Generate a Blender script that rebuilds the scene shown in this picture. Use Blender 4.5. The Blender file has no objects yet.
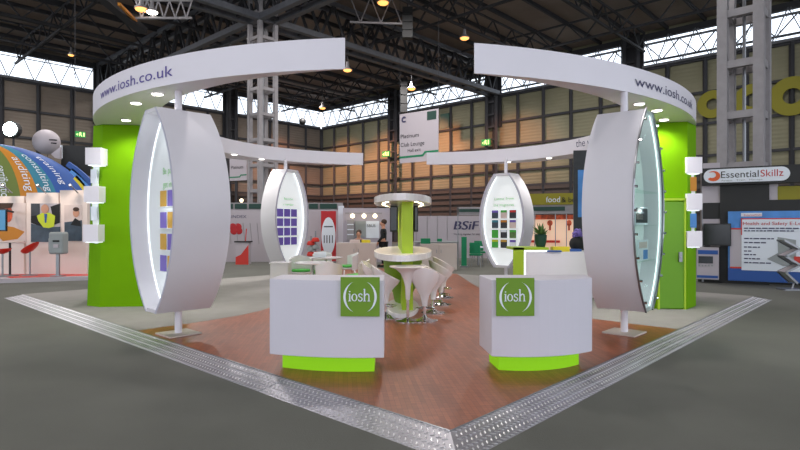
import bpy, bmesh, math, random
from mathutils import Vector, Matrix
random.seed(7)
PI = math.pi
F = 553.0; H = 1.6
C = bpy.context.scene.collection
scn = bpy.context.scene
UX, UY = .681, .7325          # direction of the stand's right edge
VX, VY = -.7325, .681         # direction of the stand's left edge
OX, OY = .394, 3.68           # outer corner of the ramp
PH = .05                      # platform height

# ------------------------------------------------------------------ helpers
def lin(c):
    c = c / 255.0
    return c / 12.92 if c <= .04045 else ((c + .055) / 1.055) ** 2.4
def rgb(r, g, b): return (lin(r), lin(g), lin(b), 1)
def at(px, py, Y): return Vector(((px - 400) / F * Y, Y, H + (225 - py) / F * Y))
def gx(px, Y): return (px - 400) / F * Y
def zz(py, Y): return H + (225 - py) / F * Y
def uv(u, v): return (OX + UX * u + VX * v, OY + UY * u + VY * v)

def mat(name, col, rough=.6, metal=0, emit=0, ecol=None, var=0, scale=4, bump=0, bscale=80, spec=.5, alpha=None):
    m = bpy.data.materials.new(name); m.use_nodes = True
    nt = m.node_tree; p = nt.nodes['Principled BSDF']
    p.inputs['Base Color'].default_value = col
    p.inputs['Roughness'].default_value = rough
    p.inputs['Metallic'].default_value = metal
    p.inputs['Specular IOR Level'].default_value = spec
    tc = None
    if var or bump:
        tc = nt.nodes.new('ShaderNodeTexCoord')
    if var:
        n = nt.nodes.new('ShaderNodeTexNoise'); n.inputs['Scale'].default_value = scale
        n.inputs['Detail'].default_value = 5
        nt.links.new(tc.outputs['Object'], n.inputs['Vector'])
        r = nt.nodes.new('ShaderNodeValToRGB')
        a = r.color_ramp.elements[0]; b = r.color_ramp.elements[1]
        a.position = .3; b.position = .7
        a.color = tuple(c * (1 - var) for c in col[:3]) + (1,)
        b.color = tuple(min(1, c * (1 + var)) for c in col[:3]) + (1,)
        nt.links.new(n.outputs['Fac'], r.inputs['Fac'])
        nt.links.new(r.outputs['Color'], p.inputs['Base Color'])
    if bump:
        n2 = nt.nodes.new('ShaderNodeTexNoise'); n2.inputs['Scale'].default_value = bscale
        nt.links.new(tc.outputs['Object'], n2.inputs['Vector'])
        bp = nt.nodes.new('ShaderNodeBump'); bp.inputs['Strength'].default_value = bump
        bp.inputs['Distance'].default_value = .01
        nt.links.new(n2.outputs['Fac'], bp.inputs['Height'])
        nt.links.new(bp.outputs['Normal'], p.inputs['Normal'])
    if emit:
        p.inputs['Emission Color'].default_value = ecol or col
        p.inputs['Emission Strength'].default_value = emit
    if alpha is not None:
        p.inputs['Alpha'].default_value = alpha
    return m

def wood_mat():
    m = bpy.data.materials.new('wood_staves'); m.use_nodes = True
    nt = m.node_tree; p = nt.nodes['Principled BSDF']
    tc = nt.nodes.new('ShaderNodeTexCoord'); mp = nt.nodes.new('ShaderNodeMapping')
    mp.inputs['Rotation'].default_value = (0, 0, R(84))
    nt.links.new(tc.outputs['Object'], mp.inputs['Vector'])
    br = nt.nodes.new('ShaderNodeTexBrick')
    br.inputs['Scale'].default_value = 1
    br.inputs['Brick Width'].default_value = .34
    br.inputs['Row Height'].default_value = .045
    br.inputs['Mortar Size'].default_value = .0012
    br.inputs['Color1'].default_value = rgb(140, 76, 48)
    br.inputs['Color2'].default_value = rgb(162, 92, 60)
    br.inputs['Mortar'].default_value = rgb(100, 60, 44)
    br.offset = .37
    nt.links.new(mp.outputs['Vector'], br.inputs['Vector'])
    mp2 = nt.nodes.new('ShaderNodeMapping'); mp2.inputs['Rotation'].default_value = (0, 0, R(84))
    mp2.inputs['Scale'].default_value = (3, 40, 1)
    nt.links.new(tc.outputs['Object'], mp2.inputs['Vector'])
    n = nt.nodes.new('ShaderNodeTexNoise'); n.inputs['Scale'].default_value = 1.5; n.inputs['Detail'].default_value = 6
    nt.links.new(mp2.outputs['Vector'], n.inputs['Vector'])
    r = nt.nodes.new('ShaderNodeValToRGB')
    r.color_ramp.elements[0].color = (.72, .7, .68, 1); r.color_ramp.elements[1].color = (1.18, 1.16, 1.12, 1)
    r.color_ramp.elements[0].position = .3; r.color_ramp.elements[1].position = .7
    nt.links.new(n.outputs['Fac'], r.inputs['Fac'])
    mx = nt.nodes.new('ShaderNodeMix'); mx.data_type = 'RGBA'; mx.blend_type = 'MULTIPLY'
    mx.inputs['Factor'].default_value = 1
    nt.links.new(br.outputs['Color'], mx.inputs['A']); nt.links.new(r.outputs['Color'], mx.inputs['B'])
    nt.links.new(mx.outputs['Result'], p.inputs['Base Color'])
    p.inputs['Roughness'].default_value = .38
    return m
def R(d): return math.radians(d)

def glass_mat(name, col, mixf=.25, rough=.05):
    m = bpy.data.materials.new(name); m.use_nodes = True
    nt = m.node_tree; nt.nodes.clear()
    o = nt.nodes.new('ShaderNodeOutputMaterial'); t = nt.nodes.new('ShaderNodeBsdfTransparent')
    t.inputs['Color'].default_value = col
    g = nt.nodes.new('ShaderNodeBsdfGlossy'); g.inputs['Roughness'].default_value = rough
    mx = nt.nodes.new('ShaderNodeMixShader'); mx.inputs['Fac'].default_value = mixf
    nt.links.new(t.outputs[0], mx.inputs[1]); nt.links.new(g.outputs[0], mx.inputs[2])
    nt.links.new(mx.outputs[0], o.inputs['Surface'])
    return m

M = {}
M['white'] = mat('white_laminate', rgb(226, 222, 230), .45, var=.02, scale=1.5)
M['white_gloss'] = mat('glossy_white_plastic', rgb(232, 228, 230), .2)
M['counter'] = mat('counter_laminate', rgb(208, 204, 214), .5, var=.02, scale=1.5)
M['panel'] = mat('display_panel_white', rgb(236, 240, 240), .5)
M['steel'] = mat('brushed_steel', rgb(150, 152, 156), .35, .9)
M['chrome'] = mat('chrome', rgb(215, 215, 218), .08, 1)
M['tread'] = mat('aluminium_tread_plate', rgb(168, 166, 172), .38, .85, var=.12, scale=3)
M['tread2'] = mat('aluminium_tread_lozenge', rgb(240, 238, 240), .3, .9)
M['green'] = mat('lime_green_paint', rgb(106, 158, 0), .75, var=.05, scale=1.2, spec=.12)
M['green_dark'] = mat('logo_green', rgb(106, 146, 22), .55)
M['green_col'] = mat('green_column_paint', rgb(160, 192, 30), .5)
M['greenlight'] = mat('backlit_green_acrylic', rgb(110, 160, 0), .4, emit=.5, ecol=rgb(140, 212, 0))
M['carpet'] = mat('pale_grey_carpet', rgb(146, 143, 139), .95, var=.05, scale=3, bump=.2, bscale=200)
M['wood'] = wood_mat()
M['purple'] = mat('purple_ink', rgb(86, 72, 150), .6)
M['navy'] = mat('dark_blue_ink', rgb(62, 60, 96), .6)
M['textwhite'] = mat('white_ink', rgb(226, 232, 240), .6)
M['lightgreen'] = mat('pale_green_ink', rgb(150, 215, 140), .6)
M['led'] = mat('white_led_strip', (1, 1, 1, 1), .5, emit=1.1, ecol=(.88, .97, 1, 1))
M['brightened'] = mat('brightened_white_panel', rgb(236, 240, 240), .5, emit=.32, ecol=(.9, .97, 1, 1))  # glow added to the back pods' panels in place of lamps inside
M['spot'] = mat('downlight_lens', (1, 1, 1, 1), .5, emit=8, ecol=(1, .96, .88, 1))
M['warmspot'] = mat('warm_downlight_lens', (1, 1, 1, 1), .5, emit=4, ecol=(1, .82, .5, 1))
M['sodium'] = mat('high_bay_lens', (1, .6, .3, 1), .5, emit=1.9, ecol=(1, .42, .1, 1))
M['flood'] = mat('floodlight_lens', (1, 1, 1, 1), .5, emit=25, ecol=(.8, 1, 1, 1))
M['black'] = mat('black_panel', rgb(34, 34, 34), .6, var=.1)
M['screen'] = mat('dark_screen_glass', rgb(20, 22, 26), .15)
M['greyframe'] = mat('grey_painted_steel', rgb(150, 146, 148), .6, var=.08)
M['bluegrey'] = mat('truss_steel', rgb(92, 94, 100), .5, var=.12)
M['darksteel'] = mat('dark_truss_steel', rgb(50, 50, 54), .7)
M['red'] = mat('red_plastic', rgb(206, 44, 28), .4)
M['redprint'] = mat('red_print', rgb(186, 34, 40), .6)
M['grey'] = mat('grey_plastic', rgb(150, 156, 156), .5)
M['floor'] = mat('dark_grey_hall_carpet', rgb(98, 99, 92), .95, var=.1, scale=.7, bump=.3, bscale=90)
M['orange'] = mat('orange_print', rgb(198, 128, 30), .6)
M['olive'] = mat('olive_print', rgb(106, 122, 52), .6)
M['teal'] = mat('teal_print', rgb(52, 128, 150), .6)
M['blue'] = mat('blue_print', rgb(42, 86, 160), .6)
M['skyblue'] = mat('sky_blue_print', rgb(80, 140, 210), .6, var=.3, scale=1.2)
M['yellow'] = mat('yellow_print', rgb(226, 206, 40), .6)
M['mustard'] = mat('mustard_sign', rgb(140, 132, 20), .6)
M['ringyellow'] = mat('olive_yellow_letter', rgb(128, 122, 24), .7)
M['gold'] = mat('ochre_cover', rgb(206, 160, 62), .6)
M['lilac'] = mat('lilac_cover', rgb(122, 104, 186), .6)
M['violet'] = mat('violet_cover', rgb(112, 92, 186), .55)
M['cream'] = mat('cream_laminate', rgb(196, 184, 176), .5)
M['teal_fascia'] = mat('dark_green_fascia', rgb(20, 62, 52), .5)
M['jade'] = mat('jade_green_fabric', rgb(20, 126, 84), .8)
M['suit'] = mat('black_suit_cloth', rgb(26, 28, 30), .8)
M['skin'] = mat('skin', rgb(200, 146, 118), .55)
M['hair'] = mat('brown_hair', rgb(70, 52, 42), .8)
M['hivis'] = mat('hi_vis_yellow_print', rgb(200, 216, 50), .6)
M['darkprint'] = mat('dark_photo_print', rgb(50, 54, 60), .5, var=.4, scale=3)
M['navyprint'] = mat('slate_photo_print', rgb(58, 74, 88), .5, var=.3, scale=4)
M['pinkprint'] = mat('pale_photo_print', rgb(214, 196, 190), .5, var=.15, scale=2)
M['leaf'] = mat('green_leaf', rgb(96, 130, 74), .6, var=.3, scale=9)
M['seatgreen'] = mat('bright_green_cushion', rgb(70, 176, 66), .7)
M['beige'] = mat('pale_wood', rgb(188, 172, 150), .6)
M['pod'] = mat('pod_painted_board', rgb(214, 211, 217), .5, var=.03, scale=1)
M['rim'] = mat('pod_edge_lilac_grey', rgb(186, 184, 200), .5)
M['glass'] = glass_mat('pale_green_glass', (.93, .99, .96, 1), .07)
M['winglass'] = glass_mat('window_glass', (.93, .97, 1, 1), .06)
M['exit'] = mat('lit_exit_sign_green', rgb(30, 120, 60), .5, emit=.3, ecol=rgb(60, 220, 100))
M['exitlit'] = mat('lit_exit_sign_pale', rgb(220, 255, 160), .5, emit=.8, ecol=rgb(220, 255, 160))

class MB:
    def __init__(s): s.v = []; s.f = []; s.mi = []; s.cur = 0
    def add(s, vs, fs):
        b = len(s.v); s.v += [tuple(v) for v in vs]
        for f in fs: s.f.append([b + i for i in f]); s.mi.append(s.cur)
        return s
    def box(s, c, size, rz=0, tilt=None):
        x, y, z = (k / 2 for k in size)
        vs = [Vector((a * x, b * y, d * z)) for a in (-1, 1) for b in (-1, 1) for d in (-1, 1)]
        m = Matrix.Rotation(rz, 3, 'Z')
        if tilt: m = m @ tilt
        vs = [m @ v + Vector(c) for v in vs]
        return s.add(vs, [(0, 1, 3, 2), (4, 6, 7, 5), (0, 4, 5, 1), (2, 3, 7, 6), (0, 2, 6, 4), (1, 5, 7, 3)])
    def beam(s, p0, p1, w, d=None, up=(0, 0, 1)):
        p0 = Vector(p0); p1 = Vector(p1); d = d or w
        ax = (p1 - p0).normalized(); u = Vector(up)
        if abs(ax.dot(u)) > .98: u = Vector((0, 1, 0)) if abs(ax.y) < .9 else Vector((1, 0, 0))
        a = ax.cross(u).normalized() * w / 2; b = ax.cross(a).normalized() * d / 2
        vs = [p + i * a + j * b for p in (p0, p1) for i, j in ((-1, -1), (1, -1), (1, 1), (-1, 1))]
        return s.add(vs, [(0, 1, 2, 3), (7, 6, 5, 4), (0, 4, 5, 1), (1, 5, 6, 2), (2, 6, 7, 3), (3, 7, 4, 0)])
    def tube(s, p0, p1, r, n=12, r1=None):
        p0 = Vector(p0); p1 = Vector(p1); ax = (p1 - p0).normalized()
        u = Vector((0, 0, 1)) if abs(ax.z) < .9 else Vector((1, 0, 0))
        a = ax.cross(u).normalized(); b = ax.cross(a)
        r1 = r if r1 is None else r1
        vs = []
        for p, q in ((p0, r), (p1, r1)):
            vs += [p + (a * math.cos(2 * PI * i / n) + b * math.sin(2 * PI * i / n)) * q for i in range(n)]
        fs = [(i, (i + 1) % n, n + (i + 1) % n, n + i) for i in range(n)]
        fs += [tuple(range(n))[::-1], tuple(range(n, 2 * n))]
        return s.add(vs, fs)
    def lathe(s, prof, c=(0, 0, 0), n=24, sx=1, sy=1):
        vs = []; k = len(prof)
        for i in range(n):
            a = 2 * PI * i / n
            vs += [(c[0] + r * math.cos(a) * sx, c[1] + r * math.sin(a) * sy, c[2] + z) for r, z in prof]
        fs = []
        for i in range(n):
            j = (i + 1) % n
            for q in range(k - 1): fs.append((i * k + q, j * k + q, j * k + q + 1, i * k + q + 1))
        if prof[0][0] > 1e-4: fs.append([i * k for i in range(n)][::-1])
        if prof[-1][0] > 1e-4: fs.append([i * k + k - 1 for i in range(n)])
        return s.add(vs, fs)
    def prism(s, poly, z0, z1):
        n = len(poly)
        vs = [(x, y, z0) for x, y in poly] + [(x, y, z1) for x, y in poly]
        fs = [(i, (i + 1) % n, n + (i + 1) % n, n + i) for i in range(n)]
        fs += [tuple(range(n))[::-1], tuple(range(n, 2 * n))]
        return s.add(vs, fs)
    def slab(s, loop, off):           # a 3-D planar loop pushed along off
        n = len(loop); off = Vector(off)
        vs = [Vector(p) for p in loop] + [Vector(p) + off for p in loop]
        fs = [(i, (i + 1) % n, n + (i + 1) % n, n + i) for i in range(n)]
        fs += [tuple(range(n))[::-1], tuple(range(n, 2 * n))]
        return s.add(vs, fs)
    def ball(s, c, r, n=16, m=10, sx=1, sy=1, sz=1):
        prof = [(max(r * math.sin(PI * i / m), 0), -r * math.cos(PI * i / m) * sz) for i in range(m + 1)]
        return s.lathe(prof, c, n, sx, sy)
    def build(s, name, m, parent=None, smooth=False, bevel=0, smooth_ang=None):
        off = Vector((0, 0, 0)); q = parent
        while q is not None: off += q.location; q = q.parent
        me = bpy.data.meshes.new(name)
        me.from_pydata([tuple(Vector(v) - off) for v in s.v], [], s.f)
        ms = m if isinstance(m, (list, tuple)) else [m]
        for k in ms: me.materials.append(k)
        if len(ms) > 1:
            for p, i in zip(me.polygons, s.mi): p.material_index = i
        bm = bmesh.new(); bm.from_mesh(me)
        bmesh.ops.remove_doubles(bm, verts=bm.verts, dist=1e-5)
        bmesh.ops.recalc_face_normals(bm, faces=bm.faces)
        if smooth:
            for f in bm.faces: f.smooth = True
            for e in bm.edges:
                if len(e.link_faces) == 2 and e.calc_face_angle(0) > R(40): e.smooth = False
        bm.to_mesh(me); bm.free()
        o = bpy.data.objects.new(name, me); C.objects.link(o)
        if parent: o.parent = parent
        if bevel:
            b = o.modifiers.new('bevel', 'BEVEL'); b.width = bevel; b.segments = 2; b.limit_method = 'ANGLE'
        return o

def tag(o, label=None, cat=None, group=None, kind=None):
    if label: o['label'] = label
    if cat: o['category'] = cat
    if group: o['group'] = group
    if kind: o['kind'] = kind
    return o
def thing(name, label, cat, loc=(0, 0, 0), group=None):
    o = bpy.data.objects.new(name, None); C.objects.link(o)
    o.empty_display_size = .2; o.location = loc
    return tag(o, label, cat, group)
def copy_tree(o, parent=None):
    c = o.copy(); C.objects.link(c); c.parent = parent
    for ch in list(o.children): copy_tree(ch, c)
    return c

_txt = {}
def text_mesh(body, ext=.004):
    if (body, ext) in _txt: return _txt[(body, ext)]
    cu = bpy.data.curves.new('t', 'FONT'); cu.body = body; cu.size = 1; cu.extrude = 0; cu.resolution_u = 4
    ob = bpy.data.objects.new('t', cu); C.objects.link(ob)
    bpy.context.view_layer.update()
    dg = bpy.context.evaluated_depsgraph_get()
    me = bpy.data.meshes.new_from_object(ob.evaluated_get(dg))
    vs = [v.co.copy() for v in me.vertices]; fs = [tuple(p.vertices) for p in me.polygons]
    bpy.data.objects.remove(ob); bpy.data.curves.remove(cu); bpy.data.meshes.remove(me)
    x0 = min(v.x for v in vs); x1 = max(v.x for v in vs)
    _txt[(body, ext)] = (vs, fs, x0, x1)
    return _txt[(body, ext)]
def text_flat(mb, body, origin, xdir, width, height, up=(0, 0, 1), off=0):
    """letters on a plane: origin lower left, xdir unit, width of the line, height = cap height"""
    vs, fs, x0, x1 = text_mesh(body)
    o = Vector(origin); xd = Vector(xdir).normalized(); u = Vector(up); nn = xd.cross(u)
    mb.add([o + xd * ((v.x - x0) / (x1 - x0) * width) + u * (v.y / .73 * height) + nn * off for v in vs], fs)
def text_arc(mb, body, c, rad, a0, a1, z, height, off=.006):
    vs, fs, x0, x1 = text_mesh(body)
    # cut long faces is unnecessary: glyph triangles are small against the arc
    out = []
    for v in vs:
        a = a0 + (a1 - a0) * (v.x - x0) / (x1 - x0)
        out.append((c[0] + (rad + off) * math.cos(a), c[1] + (rad + off) * math.sin(a), z + v.y / .73 * height))
    mb.add(out, fs)

# ------------------------------------------------------------------ camera
cam = bpy.data.cameras.new('camera'); co = bpy.data.objects.new('camera', cam); C.objects.link(co)
co.location = (0, 0, H); co.rotation_euler = (PI / 2, 0, 0)
cam.lens = F / 800 * 36; cam.sensor_width = 36; cam.clip_end = 300
scn.camera = co

# ------------------------------------------------------------------ hall shell
CX, CY = -8.5, 60.0
def wl(a, z=0): return Vector((CX - UX * a, CY - UY * a, z))      # along the left wall
def wr(b, z=0): return Vector((CX - VX * b, CY - VY * b, z))      # along the right wall
def hall(a, b, z=0): return Vector((CX - UX * a - VX * b, CY - UY * a - VY * b, z))
BAY = 11.05; WB = 12.0; WT = 13.9; CEIL = 14.5
mb = MB(); mb.box((0, 32, -.05), (150, 110, .1))
tag(mb.build('floor', M['floor']), kind='structure')

def clad_mat(name, c0, c1, horiz=True):
    m = bpy.data.materials.new(name); m.use_nodes = True
    nt = m.node_tree; p = nt.nodes['Principled BSDF']; p.inputs['Roughness'].default_value = .75
    tc = nt.nodes.new('ShaderNodeTexCoord')
    n = nt.nodes.new('ShaderNodeTexNoise'); n.inputs['Scale'].default_value = .25; n.inputs['Detail'].default_value = 4
    nt.links.new(tc.outputs['Object'], n.inputs['Vector'])
    r = nt.nodes.new('ShaderNodeValToRGB'); r.color_ramp.elements[0].color = c0; r.color_ramp.elements[1].color = c1
    r.color_ramp.elements[0].position = .35; r.color_ramp.elements[1].position = .65
    nt.links.new(n.outputs['Fac'], r.inputs['Fac']); nt.links.new(r.outputs['Color'], p.inputs['Base Color'])
    w = nt.nodes.new('ShaderNodeTexWave'); w.bands_direction = 'Z'; w.inputs['Scale'].default_value = 1.3
    nt.links.new(tc.outputs['Object'], w.inputs['Vector'])
    b = nt.nodes.new('ShaderNodeBump'); b.inputs['Strength'].default_value = .35; b.inputs['Distance'].default_value = .05
    nt.links.new(w.outputs['Fac'], b.inputs['Height']); nt.links.new(b.outputs['Normal'], p.inputs['Normal'])
    return m
M['clad_left'] = clad_mat('brown_grey_cladding', rgb(112, 102, 92), rgb(128, 117, 106))
M['clad_right'] = clad_mat('khaki_cladding', rgb(120, 118, 94), rgb(136, 132, 108))
M['louvre'] = mat('dark_louvre', rgb(70, 62, 58), .7, var=.1)

for nm, fn, cm, inward in (('wall_left', wl, M['clad_left'], Vector((-VX, -VY, 0))), ('wall_right', wr, M['clad_right'], Vector((-UX, -UY, 0)))):
    N = 6; L = BAY * N
    mb = MB()
    mb.cur = 0
    mb.add([fn(0, 4.6), fn(L, 4.6), fn(L, WB), fn(0, WB)], [(0, 1, 2, 3)])
    mb.add([fn(0, WT), fn(L, WT), fn(L, CEIL + .3), fn(0, CEIL + .3)], [(0, 1, 2, 3)])
    mb.add([fn(4 * BAY, WB), fn(L, WB), fn(L, WT), fn(4 * BAY, WT)], [(0, 1, 2, 3)])
    mb.cur = 2
    mb.add([fn(0, 0), fn(L, 0), fn(L, 4.6), fn(0, 4.6)], [(0, 1, 2, 3)])
    for k in range(9):
        mb.beam(fn(0, .5 + k * .5) + inward * .1, fn(L, .5 + k * .5) + inward * .1, .12, .3)
    mb.cur = 1
    for z in (4.7, 5.9, 7.9, 9.85, WB - .08):
        mb.beam(fn(0, z) + inward * .1, fn(L, z) + inward * .1, .16, .16)
    for k in range(N * 5 + 1):
        mb.beam(fn(k * BAY / 5, 0) + inward * .12, fn(k * BAY / 5, WB) + inward * .12, .2, .2)
    mb.beam(fn(0, WT + .1) + inward * .2, fn(L, WT + .1) + inward * .2, .3, .4)
    for k in range(N + 1):
        if k == 0: continue
        for s in (-.45, .45):
            mb.beam(fn(k * BAY + s, 0) + inward * .5, fn(k * BAY + s, WT + .4) + inward * .5, .22, .3)
        for j in range(14):
            mb.beam(fn(k * BAY - .45, j + .5) + inward * .5, fn(k * BAY + .45, j + .5) + inward * .5, .1, .12)
        mb.beam(fn(k * BAY, 9.5) + inward * .15, fn(k * BAY, WT + .4) + inward * .15, 1.5, .1, up=inward)
    wobj = mb.build(nm, [cm, M['darksteel'], M['louvre']])
    tag(wobj, kind='structure')
wn = 1
for nm, fn, inward in (('l', wl, Vector((-VX, -VY, 0))), ('r', wr, Vector((-UX, -UY, 0)))):
    for k in range(4):
        a0 = k * BAY + (.75 if k else .5); a1 = (k + 1) * BAY - .75
        mb = MB(); mb.add([fn(a0, WB), fn(a1, WB), fn(a1, WT), fn(a0, WT)], [(0, 1, 2, 3)])
        w = mb.build('window_%d' % wn, M['winglass']); tag(w, kind='structure'); wn += 1
        mb = MB()
        n = 6; p = (a1 - a0) / n
        for j in range(n):
            for (x0, z0, x1, z1) in ((0, WT, .5, WB), (.5, WB, 1, WT)):
                q0 = fn(a0 + (j + x0) * p, z0) + inward * .35; q1 = fn(a0 + (j + x1) * p, z1) + inward * .35
                mb.beam(q0, q1, .055, .055)
                d = (fn(1) - fn(0)) * .14
                mb.beam(q0 + d, q1 + d, .03, .03)
        mb.beam(fn(a0, WT - .35) + inward * .3, fn(a1, WT - .35) + inward * .3, .06, .06)
        mb.beam(fn(a0, WB + .04) + inward * .35, fn(a1, WB + .04) + inward * .35, .16, .16)
        mb.build('glazing_lattice', M['bluegrey'], w)

# ceiling slab with purlins in the same mesh
M['roof'] = clad_mat('dark_roof_sheet', rgb(116, 102, 94), rgb(136, 122, 114))
mb = MB(); mb.cur = 0
L = 6 * BAY
q = [hall(-.5, -.5, CEIL), hall(L, -.5, CEIL), hall(L, L, CEIL), hall(-.5, L, CEIL)]
mb.slab(q, (0, 0, .2))
mb.cur = 1
for k in range(1, 30):
    b = k * BAY / 5
    mb.beam(hall(0, b, CEIL - .12), hall(L, b, CEIL - .12), .12, .24)
tag(mb.build('ceiling', [M['roof'], M['darksteel']]), kind='structure')

def truss(p0, p1, zb, zt, pitch, cw, ww, label, group=None, m='bluegrey', mtop=None, double=0, name='roof_truss'):
    p0 = Vector(p0); p1 = Vector(p1); d = (p1 - p0); Ln = d.length; d.normalize()
    t = thing(name, label, 'roof truss', tuple(p0) if p0.z else (p0.x, p0.y, zb), group)
    side = Vector((-d.y, d.x, 0))
    offs = (-double / 2, double / 2) if double else (0,)
    mb = MB()
    for o in offs: mb.beam(p0 + side * o + Vector((0, 0, zb)), p1 + side * o + Vector((0, 0, zb)), cw, cw)
    mb.build('bottom_chord', M[m], t)
    mb = MB()
    for o in offs: mb.beam(p0 + side * o + Vector((0, 0, zt)), p1 + side * o + Vector((0, 0, zt)), cw * .8, cw * .8)
    mb.build('top_chord', M[mtop or m], t)
    mb = MB(); n = max(2, round(Ln / pitch)); s = Ln / n
    for o in offs:
        for j in range(n):
            a = p0 + side * o + d * s * j; b = p0 + side * o + d * s * (j + .5); c = p0 + side * o + d * s * (j + 1)
            mb.beam(a + Vector((0, 0, zt)), b + Vector((0, 0, zb)), ww, ww)
            mb.beam(b + Vector((0, 0, zb)), c + Vector((0, 0, zt)), ww, ww)
    if double:
        for j in range(n + 1):
            mb.beam(p0 + d * s * j - side * double / 2 + Vector((0, 0, zb)), p0 + d * s * j + side * double / 2 + Vector((0, 0, zb)), ww, ww)
    mb.build('web', M['darksteel'], t)
    return t
# hall grid: the left lattice column stands at (-7.1, 28.6)
TA = Vector((-7.1, 28.6, 0)); TB = Vector((10.83, 17.4, 0))
def hab(p):
    dx = p[0] - CX; dy = p[1] - CY
    return -(dx * UX + dy * UY), -(dx * VX + dy * VY)
a_t, b_t = hab(TA)
truss(hall(.6, b_t), hall(4 * BAY, b_t), WB + .1, CEIL - .35, 1.9, .3, .12,
      'wide lattice truss running from upper left over the pale column down to the right wall', double=.9)
truss(hall(a_t, .6), hall(a_t, 4 * BAY), WB + .1, CEIL - .35, 1.9, .3, .12,
      'wide lattice truss joining the left pale column to the large right pale column', double=.9)
for i, aa in enumerate((a_t - 8.2, a_t - 16.4, a_t - 24, a_t + 6)):
    truss(hall(aa, .6), hall(aa, 4 * BAY), CEIL - 1.5, CEIL - .3, 2.2, .13, .07,
          'slim dark secondary roof truss running parallel to the right column truss', 'secondary roof trusses', m='darksteel')
for i, bb in enumerate((6, 11.05, 16.5, 22.1 + 6, 22.1 + 12)):
    truss(hall(.6, bb), hall(4 * BAY, bb), CEIL - 1.5, CEIL - .3, 2.2, .13, .07,
          'slim dark cross truss under the roof running towards the right wall', 'dark cross trusses', m='darksteel')
# pale lighting truss lengths
truss(at(118, 12, 24) * 1, at(192, 9, 24) * 1, 0, 0, 1.2, .1, .05, 'x') if False else None
def light_truss(a, b, label, depth=.8, n=5):
    a = Vector(a); b = Vector(b); t = thing('lighting_truss', label, 'lighting truss', a)
    mb = MB(); mb.tube(a, b, .06, 8); u = Vector((0, 0, depth)); mb.tube(a + u, b + u, .06, 8)
    mb.build('chord', M['greyframe'], t)
    mb = MB(); s = (b - a) / n
    for j in range(n):
        mb.tube(a + s * j + u, a + s * (j + .5), .035, 6); mb.tube(a + s * (j + .5), a + s * (j + 1) + u, .035, 6)
    mb.build('web', M['greyframe'], t)
light_truss(at(136, 18, 25), at(192, 18, 25), 'pale lighting truss at the upper left carrying two lamps')
light_truss(at(350, 22, 30), at(412, 24, 30), 'pale lighting truss at the top centre beneath an orange lamp', 1.4, 3)
# a dark hoist beam at the upper left
t = thing('roof_beam', 'thick dark beam hanging diagonally at the upper left corner of the roof', 'beam', at(103, 0, 24))
mb = MB(); mb.beam(at(101, -4, 24), at(143, 31, 27), .45, .3); mb.build('beam_body', M['darksteel'], t)
mb = MB(); mb.beam(at(119, 4, 23.8), at(138, 23, 26.5), .12, .12); mb.build('warning_strip', M['orange'], t)

def column(p, w, pw, ztop, zbot, pitch, z0, label, rz=math.atan2(UY, UX)):
    t = thing('lattice_column', label, 'column', (p[0], p[1], 0))
    cx = Vector((math.cos(rz), math.sin(rz), 0)); cy = Vector((-math.sin(rz), math.cos(rz), 0)); P = Vector((p[0], p[1], 0))
    cs = [(-1, -1), (1, -1), (1, 1), (-1, 1)]
    for a, b in cs:
        mb = MB(); q = P + cx * a * w / 2 + cy * b * w / 2
        mb.box((q.x, q.y, (ztop + zbot) / 2), (pw, pw, ztop - zbot), rz); mb.build('post', M['greyframe'], t)
    z = z0
    while z < ztop:
        mb = MB()
        for k in range(4):
            a, b = cs[k], cs[(k + 1) % 4]
            q0 = P + cx * a[0] * w / 2 + cy * a[1] * w / 2; q1 = P + cx * b[0] * w / 2 + cy * b[1] * w / 2
            mb.beam(q0 + Vector((0, 0, z)), q1 + Vector((0, 0, z)), pw * .7, pw * .8)
        mb.build('batten', M['greyframe'], t); z += pitch
    mb = MB(); mb.box((P.x, P.y, .5), (w + pw + .3, w + pw + .3, 1.0), rz); mb.build('plinth', M['greyframe'], t)
    mb = MB(); mb.tube((P.x, P.y, .4), (P.x, P.y, ztop - .2), .05, 8); mb.build('conduit', M['steel'], t)
    return t
column(TA, .92, .2, CEIL - .1, 0, 1.3, .75, 'pale steel lattice column rising behind the left back display pod')
column(TB, .97, .28, CEIL - .1, 0, 1.58, 1.85, 'large pale steel lattice column behind the black right-hand sign')

# high bay lamps
def lamp(px, py, Y, label, r=.33, pole=True, m='sodium', power=0):
    p = at(px, py, Y)
    t = thing('high_bay_lamp', label, 'ceiling lamp', p)
    mb = MB(); mb.lathe([(r * .25, .5), (r * .35, .2), (r, .02), (r, 0)], p, 16); mb.build('reflector', M['greyframe'], t, True)
    mb = MB(); mb.ball(p + Vector((0, 0, -.01)), r * .85, 14, 8, sz=.45); mb.build('lens', M[m], t, True)
    mb = MB(); mb.tube(p + Vector((0, 0, .45)), (p.x, p.y, CEIL - .05), .03, 6); mb.build('rod', M['darksteel'], t)
    return p
lamp(141.5, 9, 25, 'orange high bay lamp, left one of the pair on the pale truss', .32)
lamp(152, 12, 25, 'white high bay lamp, right one of the pair on the pale truss', .28, m='spot')
lamp(71, 55, 36, 'orange ceiling lamp above the left-hand windows', .2)
lamp(347.5, 70, 34, 'orange ceiling lamp at the free end of the left canopy', .3)
lamp(322.5, 108, 48, 'distant orange ceiling lamp in front of the corner windows', .3)
lamp(411.5, 88.5, 42, 'orange ceiling lamp above the grey lounge banner', .35)
lamp(464.5, 38, 32, 'orange ceiling lamp left of the right canopy end', .3)
lamp(383, 2.5, 30, 'orange ceiling lamp at the top centre on a pale truss', .35)
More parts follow.
